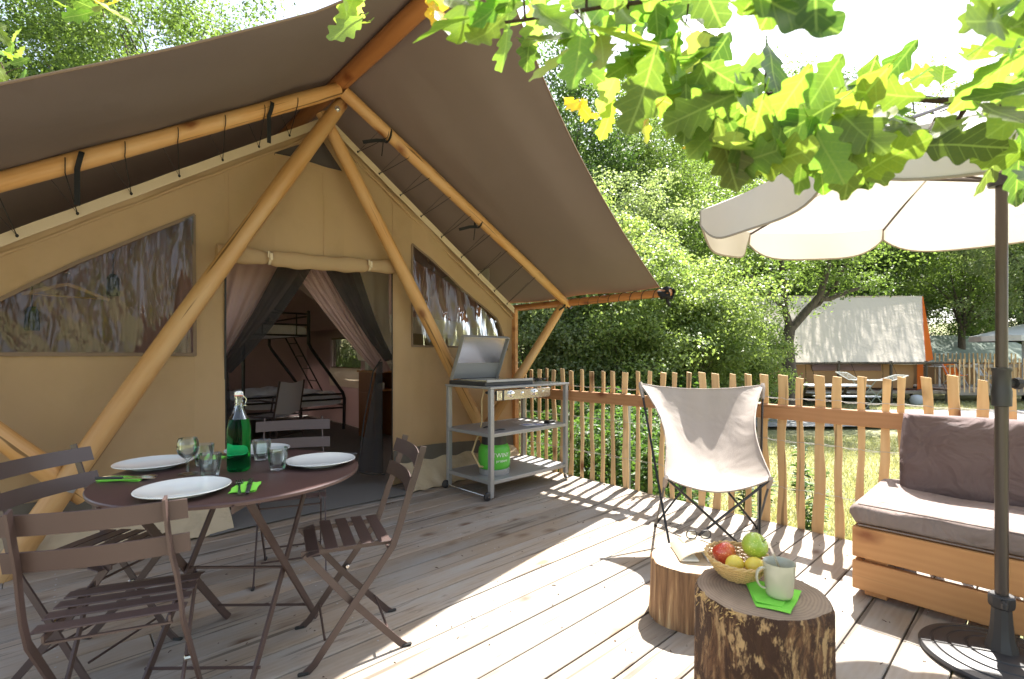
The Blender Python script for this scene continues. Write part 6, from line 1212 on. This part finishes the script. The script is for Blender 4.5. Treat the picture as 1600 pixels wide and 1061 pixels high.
OAK=[(0.71,0.70,1.95,0.132,1),(0.80,0.54,1.93,0.102,1),(0.89,0.69,1.96,0.137,0),(0.50,0.70,1.77,0.141,0),(0.67,0.92,2.07,0.115,0),(0.63,0.81,1.95,0.138,2),(1.12,0.49,2.08,0.113,1),(0.96,0.49,1.92,0.124,0),(0.48,0.59,1.78,0.101,2),(0.84,0.57,1.88,0.124,0),(0.64,0.48,1.81,0.140,0),(0.47,0.64,1.78,0.117,1),(0.75,0.76,1.86,0.101,1),(0.87,0.74,2.00,0.123,1),(0.86,0.48,1.75,0.119,0),(0.71,0.79,1.86,0.120,0),(0.86,0.52,1.89,0.116,0),(0.90,0.52,1.82,0.124,0),(0.78,0.49,1.75,0.121,0),(0.78,0.57,1.82,0.139,0),(0.65,0.54,1.70,0.127,0),(0.69,0.63,1.75,0.114,2),(0.84,0.46,1.69,0.119,0),(0.76,0.80,1.94,0.120,2),(0.74,0.53,1.84,0.130,2),(1.02,0.50,1.80,0.110,1),(0.64,0.59,1.79,0.125,0),(0.55,0.63,1.82,0.103,0),(0.54,0.71,1.81,0.142,0),(0.74,0.62,1.82,0.102,1),(0.80,0.78,2.00,0.115,1),(0.77,0.41,1.82,0.145,0),(0.87,0.67,1.81,0.105,0),(0.94,0.51,1.71,0.104,2),(0.63,0.61,1.89,0.134,0),(1.05,0.55,1.93,0.127,0),(0.78,0.52,1.71,0.104,0),(0.69,0.42,1.78,0.119,1),(0.77,0.84,2.01,0.134,0),(0.80,0.69,1.98,0.112,1),(0.55,0.66,1.76,0.103,0),(0.79,0.38,1.74,0.138,0),(0.66,0.42,1.60,0.133,1),(1.10,0.50,2.00,0.125,0),(0.54,0.63,1.78,0.102,0),(0.72,0.44,1.84,0.134,0),(0.90,0.57,1.89,0.110,1),(0.54,0.57,1.79,0.121,1),(0.74,0.58,1.87,0.105,0),(0.55,0.60,1.85,0.141,0),(0.93,0.47,1.78,0.124,0),(0.68,0.51,1.71,0.106,0),(0.75,0.51,1.72,0.101,0),(0.83,0.68,2.04,0.126,1),(0.76,0.37,1.78,0.138,1),(0.90,0.53,1.88,0.111,1),(0.74,0.66,1.83,0.143,1),(0.77,0.39,1.84,0.114,0),(0.67,0.48,1.84,0.137,1),(0.74,0.73,1.90,0.115,2),(0.61,0.74,1.96,0.125,0),(1.05,0.59,2.09,0.107,1),(0.81,0.54,1.90,0.107,2),(0.99,0.59,1.82,0.116,0),(0.96,0.53,1.95,0.112,0),(1.02,0.61,1.79,0.133,0),(0.99,0.49,1.85,0.143,2),(0.84,0.61,1.75,0.113,2),(0.44,0.65,1.81,0.137,0),(0.65,0.59,1.88,0.132,1),(0.68,0.88,2.07,0.103,1),(0.72,0.49,1.74,0.136,0),(0.75,0.58,1.81,0.141,1),(0.96,0.45,1.79,0.133,1),(0.83,0.59,1.95,0.123,0),(1.10,0.52,2.07,0.122,0),(0.66,0.87,1.91,0.131,0),(1.15,0.42,1.75,0.116,1),(0.85,0.44,1.68,0.133,0),(0.91,0.54,1.79,0.141,1),(1.24,0.30,1.69,0.112,0),(1.16,0.22,1.66,0.134,1),(0.91,0.48,1.67,0.120,0),(0.81,0.37,1.63,0.118,1),(0.99,0.25,1.63,0.104,2),(1.12,0.35,1.76,0.143,1),(1.15,0.47,1.84,0.145,0),(1.32,0.40,1.73,0.108,1),(1.16,0.55,1.89,0.140,0),(1.27,0.29,1.67,0.136,1),(0.87,0.41,1.60,0.113,0),(0.79,0.49,1.75,0.142,0),(0.97,0.29,1.62,0.139,2),(0.97,0.21,1.57,0.141,0),(0.98,0.37,1.64,0.133,1),(1.02,0.36,1.75,0.144,1),(0.91,0.30,1.63,0.121,0),(0.93,0.25,1.65,0.120,0),(1.27,0.31,1.80,0.116,1),(0.95,0.26,1.57,0.101,1),(0.90,0.47,1.77,0.128,0),(1.14,0.48,1.72,0.121,2),(1.28,0.27,1.77,0.136,1),(0.81,0.35,1.54,0.130,0),(0.83,0.34,1.63,0.119,0),(1.13,0.42,1.79,0.131,1),(1.01,0.18,1.63,0.112,0),(1.23,0.36,1.78,0.125,0),(0.88,0.30,1.57,0.139,1),(0.81,0.40,1.62,0.139,0),(0.87,0.48,1.73,0.120,2),(0.86,0.34,1.56,0.144,0),(0.84,0.37,1.67,0.101,1),(1.06,0.28,1.65,0.129,2),(1.10,0.56,1.71,0.130,2),(1.15,0.25,1.68,0.134,0),(1.09,0.02,1.73,0.109,0),(1.15,0.02,1.60,0.120,0),(1.62,0.10,1.72,0.125,1),(1.34,0.10,1.79,0.118,0),(1.47,0.06,1.84,0.120,2),(1.65,0.02,1.94,0.107,0),(1.16,0.01,1.49,0.104,1),(1.20,0.07,1.77,0.124,0),(1.33,0.01,1.57,0.128,0),(1.30,0.02,1.75,0.136,0),(1.32,0.05,1.58,0.108,0),(1.52,0.03,1.78,0.125,1),(1.65,0.05,1.73,0.139,0),(1.38,0.11,1.68,0.130,1),(1.26,0.13,1.63,0.127,0),(1.33,0.07,1.65,0.121,2),(1.13,0.03,1.73,0.103,0),(1.37,0.04,1.56,0.141,1),(1.20,0.11,1.58,0.141,1),(1.68,0.07,1.99,0.126,1),(1.19,0.07,1.68,0.129,0),(1.51,0.20,1.86,0.108,0),(1.49,0.08,1.61,0.132,1),(1.17,0.05,1.64,0.115,1),(1.55,0.01,1.67,0.109,1),(1.34,0.21,1.78,0.137,1),(1.43,0.00,1.51,0.103,1),(1.39,0.01,1.75,0.139,0),(1.27,0.09,1.69,0.130,2),(1.26,0.04,1.82,0.118,1),(1.56,0.04,1.84,0.103,0),(1.19,0.10,1.70,0.115,1),(1.09,0.04,1.57,0.122,1),(1.56,0.02,2.00,0.113,0),(1.29,0.03,1.50,0.108,0),(1.26,0.22,1.78,0.137,1),(1.74,0.01,1.77,0.131,0),(1.41,0.04,1.83,0.115,1),(1.38,0.15,1.79,0.113,1),(1.07,0.26,1.62,0.125,0),(0.89,0.43,1.60,0.137,1),(1.18,0.34,1.67,0.113,0),(1.21,0.26,1.67,0.133,1),(1.32,0.24,1.63,0.135,0),(1.10,0.18,1.62,0.118,1),(0.84,0.35,1.55,0.103,1),(1.24,0.21,1.63,0.139,1),(1.25,0.33,1.71,0.103,1),(1.09,0.21,1.63,0.123,2),(0.92,0.28,1.59,0.126,1),(1.03,0.38,1.61,0.120,2),(1.31,0.23,1.74,0.131,0),(1.17,0.39,1.66,0.124,1),(0.94,0.25,1.54,0.130,0),(0.94,0.33,1.62,0.110,0),(0.90,0.43,1.64,0.139,1),(0.91,0.41,1.61,0.104,0),(1.18,0.27,1.59,0.137,1),(1.06,0.26,1.54,0.131,0),(1.27,0.29,1.66,0.109,0),(1.32,0.25,1.68,0.113,1),(0.95,0.39,1.62,0.141,2),(0.97,0.20,1.53,0.106,0),(0.99,0.22,1.62,0.138,0),(1.16,0.32,1.60,0.137,0),(0.96,0.29,1.54,0.123,0),(0.83,0.44,1.63,0.102,1),(0.94,0.35,1.60,0.104,0),(0.87,0.30,1.52,0.135,0),(0.84,0.37,1.54,0.129,1),(0.86,0.34,1.53,0.120,0),(1.00,0.42,1.68,0.136,0),(0.92,0.42,1.66,0.106,1),(1.18,0.23,1.63,0.145,0),(1.22,0.20,1.64,0.128,0),(1.09,0.19,1.55,0.136,0),(1.16,0.24,1.58,0.143,0),(1.01,0.23,1.57,0.132,0),(1.01,0.23,1.54,0.143,0),(1.06,0.28,1.58,0.119,0),(0.75,0.25,1.72,0.124,1),(0.65,0.25,1.67,0.101,1),(0.67,0.22,1.63,0.143,1),(0.67,0.19,1.65,0.129,1),(0.71,0.28,1.69,0.122,1),(0.73,0.26,1.69,0.128,1),(0.95,0.05,1.69,0.106,0),(1.06,0.04,1.78,0.119,0),(1.06,0.02,1.70,0.131,0),(0.93,0.06,1.71,0.129,0),(0.93,0.05,1.65,0.131,0),(1.13,0.01,1.78,0.108,0),(0.87,0.57,1.70,0.120,3),(0.85,0.69,1.74,0.140,3),(0.87,0.58,1.68,0.130,3),(0.91,0.71,1.75,0.111,3),(1.02,0.71,1.79,0.142,3),(0.96,0.59,1.73,0.144,3),(1.00,0.63,1.73,0.131,3),(0.85,0.72,1.76,0.110,3),(0.83,0.61,1.68,0.130,3),(0.55,0.81,1.89,0.143,3),(0.53,0.78,1.84,0.135,3),(0.52,0.79,1.89,0.115,3),(0.54,0.77,1.89,0.108,3),(1.13,0.40,1.63,0.137,3),(1.19,0.58,1.73,0.132,3),(1.11,0.42,1.63,0.107,3),(1.09,0.56,1.69,0.144,3),(1.08,0.48,1.66,0.114,3)]
SPRIG_A=[(0.62,1.32,2.19,0.132,2),(0.63,1.34,2.14,0.119,2),(0.57,1.27,2.20,0.103,2),(0.56,1.27,2.15,0.121,2),(0.65,1.36,2.26,0.100,2),(0.63,1.30,2.25,0.126,2),(0.60,1.32,2.16,0.125,2),(0.57,1.27,2.07,0.123,2)]
SPRIG_B=[(0.06,2.96,2.81,0.112,0),(0.10,3.00,2.81,0.144,1),(0.13,2.80,2.84,0.116,0),(0.03,2.94,2.77,0.109,1),(0.12,2.71,2.69,0.105,0),(0.17,2.59,2.60,0.141,0),(0.11,2.94,2.85,0.139,0),(0.05,2.80,2.79,0.116,2),(0.07,2.71,2.60,0.123,0),(0.02,2.79,2.74,0.107,1),(0.18,2.65,2.75,0.110,1),(0.13,2.75,2.67,0.144,0),(0.10,2.93,2.87,0.109,1),(0.01,2.86,2.82,0.123,1),(0.19,2.86,2.80,0.133,1),(0.05,2.82,2.67,0.122,0),(0.19,2.79,2.75,0.124,3),(0.11,2.53,2.63,0.133,3),(0.20,2.69,2.75,0.120,3),(0.10,2.84,2.80,0.125,3),(0.15,2.63,2.67,0.144,3)]
SPRIG_C=[(-0.33,5.31,3.34,0.125,0),(-0.32,4.67,3.11,0.131,1),(-0.27,5.36,3.40,0.139,1),(-0.24,5.25,3.49,0.142,1),(-0.17,4.59,3.26,0.107,0),(-0.33,5.15,3.51,0.138,1),(-0.38,5.12,3.19,0.120,2),(-0.34,4.90,3.15,0.116,0),(-0.18,4.96,3.29,0.131,0),(-0.20,4.79,3.09,0.117,0),(-0.25,4.65,3.29,0.124,1),(-0.29,5.41,3.31,0.129,1),(-0.39,5.29,3.65,0.135,1),(-0.35,4.72,3.17,0.123,0),(-0.33,4.97,3.32,0.122,1),(-0.31,5.23,3.60,0.143,1),(-0.29,5.35,3.48,0.106,0),(-0.16,4.95,3.20,0.132,1),(-0.27,4.75,3.16,0.121,0),(-0.19,5.27,3.48,0.139,2),(-0.40,5.38,3.54,0.138,1),(-0.31,4.64,3.33,0.130,0),(-0.20,4.87,3.43,0.110,2),(-0.27,4.75,3.10,0.140,0),(-0.35,4.83,3.36,0.103,0),(-0.24,5.08,3.36,0.111,0)]
# ================================================================== OAK BRANCHES OVER THE TERRACE
def oak_leaf_mesh(seed):
    """one lobed oak leaf, unit length along +Y from its stalk, with midrib fold and curl"""
    rg=random.Random(seed); ph=rg.uniform(-.3,.3); nl=rg.choice((3.6,4.2,4.6)); cur=rg.uniform(-.25,.35); tw=rg.uniform(-.2,.2); fo=rg.uniform(.08,.28); N=56; V=[(0,-.10,0)];F=[];UV=[(0,0)]
    for i in range(N+1):
        t=i/N; env=.30*math.sin(math.pi*min(1,t**.80*.97+.015))**.75*(.50+.75*t)*1.08; row=[]
        for s_ in(-1,1):
            lo_=.62+.38*math.cos(2*math.pi*(t*nl+ph+.05*s_)) ; w_=env*(.36+.64*lo_**.7)*(1+.03*math.sin(t*9+seed+s_*2)); yy=t+.16*w_*lo_*1.0
            row.append((s_*w_,min(yy,1.04)))
        for (x,y) in (row[0],(row[0][0]*.5,(row[0][1]+t)/2),(0,t),(row[1][0]*.5,(row[1][1]+t)/2),row[1]):
            z=fo*abs(x)-cur*(y-.4)**2+tw*x*y+.010*math.sin(y*9+x*8+seed)+.05*abs(x)*math.sin(y*7+seed); V.append((x,y,z)); UV.append((y,x))
    for i in range(N):
        for j in range(4): a=1+i*5+j; F.append((a,a+1,a+6,a+5))
    m=MB(); m.add(V,F); m.mi=[0]*len(F); b=MB(); b.tube([(0,-.16,.03),(0,-.06,0),(0,.05,.0)],.007,4); nb=len(V); m.add(b.v,b.f)
    me=m.mesh('leaf','oak_leaf',80); ul=me.uv_layers.new(name='UVMap'); UV+=[(0,0)]*len(b.v)
    for l in me.loops: ul.data[l.index].uv=UV[l.vertex_index]
    return me
LV=[oak_leaf_mesh(i) for i in range(8)]
TONE={0:[(.11,.185,.035),(.14,.215,.045),(.165,.24,.06)],1:[(.06,.105,.025),(.08,.13,.03)],2:[(.20,.28,.07),(.24,.31,.09)],3:[(.42,.30,.03),(.50,.33,.035),(.30,.32,.05)]}
def leaves(root,L,seed,twigs=None):
    rg=random.Random(seed); m=MB()
    for (x,y,z,ln,tn) in L:
        if tn==3: ln*=.62
        tip=Vector((rg.uniform(-1,.5),rg.uniform(-1,.8),rg.uniform(-1.3,.15))).normalized(); nr=Vector((-.62+rg.gauss(0,.38),-.55+rg.gauss(0,.38),.30+rg.gauss(0,.55))); nr=(nr-tip*nr.dot(tip)).normalized(); sx=tip.cross(nr)
        M=Matrix.Translation(Vector((x,y,z))-tip*ln*.5)@Matrix((( sx.x,tip.x,nr.x,0),(sx.y,tip.y,nr.y,0),(sx.z,tip.z,nr.z,0),(0,0,0,1)))@Matrix.Diagonal((ln,ln,ln,1))
        o=link('leaf',LV[rg.randrange(8)],root,M); c_=rg.choice(TONE[tn]); o.color=(*[q*rg.uniform(.85,1.15) for q in c_],1)
        if twigs:
            s_=Vector((x,y,z))-tip*ln*.62; best=min(twigs,key=lambda q:(Vector(q)-s_).length)
            if rg.random()<.4 and (Vector(best)-s_).length<.13: b=Vector(best); m.tube([b,b.lerp(s_,.5)+Vector((0,0,.012)),s_],[.0028,.002,.0012],5)
    if twigs: link('twigs',m.mesh('twigs','twig_bark',60),root)['kind']='stuff'
def wood(root,paths,name='branch'):
    pts=[]
    for P,r0,r1 in paths:
        P=[Vector(p) for p in P]; Q=[]
        for i in range(len(P)-1):
            for q in range(4):
                t=q/4; a=P[max(i-1,0)];b=P[i];c_=P[i+1];d_=P[min(i+2,len(P)-1)]; Q.append(.5*((2*b)+(c_-a)*t+(2*a-5*b+4*c_-d_)*t*t+(3*b-a-3*c_+d_)*t**3))
        Q.append(P[-1]); n=len(Q); m=MB(); m.tube(Q,[(r0+(r1-r0)*i/(n-1))*(1+.12*math.sin(i*2.1)) for i in range(n)],8); link(name,m.mesh(name,'twig_bark',60),root); pts+=[tuple(q) for q in Q]
    return pts
ob=thing('oak_branch','lobed oak branch with sunlit green leaves hanging over the terrace at upper right','branch',(1.403,-.002,1.753))
pts=wood(ob,[([(1.75,-.55,1.80),(1.55,-.25,1.79),(1.403,-.002,1.753),(1.359,.066,1.714),(1.334,.129,1.714),(1.274,.212,1.734),(1.196,.284,1.74),(1.106,.34,1.729),(1.04,.401,1.721),(.992,.445,1.67)],.011,.0035),([(1.344,.12,1.711),(1.348,.116,1.692),(1.351,.141,1.668),(1.351,.182,1.675),(1.301,.228,1.682)],.0055,.0025),([(1.5,-.4,1.80),(1.181,-.002,1.80),(1.102,.14,1.85),(.94,.289,1.85),(.85,.44,1.855),(.739,.543,1.835),(.628,.645,1.81),(.559,.709,1.80)],.008,.002)])
leaves(ob,OAK,5,pts)
sa=thing('oak_sprig','small yellow-green oak sprig hanging at the top middle before the canopy','oak sprig',(.7,1.05,2.3)); c_=[sum(l[i] for l in SPRIG_A)/len(SPRIG_A) for i in range(3)]
p_=wood(sa,[([(c_[0]-.1,c_[1]-.2,c_[2]+.45),(c_[0],c_[1],c_[2]+.12),(c_[0]+.01,c_[1],c_[2]-.08)],.005,.002)]); leaves(sa,SPRIG_A,6,p_)
sb2=thing('oak_sprig','sunlit oak sprig with yellow tips at the top left over the canopy','oak sprig',(.2,2.9,2.7)); c_=[sum(l[i] for l in SPRIG_B)/len(SPRIG_B) for i in range(3)]
p_=wood(sb2,[([(c_[0]-.1,c_[1]-.2,c_[2]+.6),(c_[0],c_[1],c_[2]+.2),(c_[0]+.05,c_[1],c_[2]-.08)],.007,.002)]); leaves(sb2,SPRIG_B,7,p_)
sc3=thing('oak_sprig','broad-leaved sprig at the far left edge above the canopy','oak sprig',(-1,4.8,3.5)); c_=[sum(l[i] for l in SPRIG_C)/len(SPRIG_C) for i in range(3)]
p_=wood(sc3,[([(c_[0]-.3,c_[1]-.2,c_[2]+.7),(c_[0]-.1,c_[1],c_[2]+.2),(c_[0]+.05,c_[1],c_[2]-.2)],.010,.003)]); leaves(sc3,SPRIG_C,8,p_)
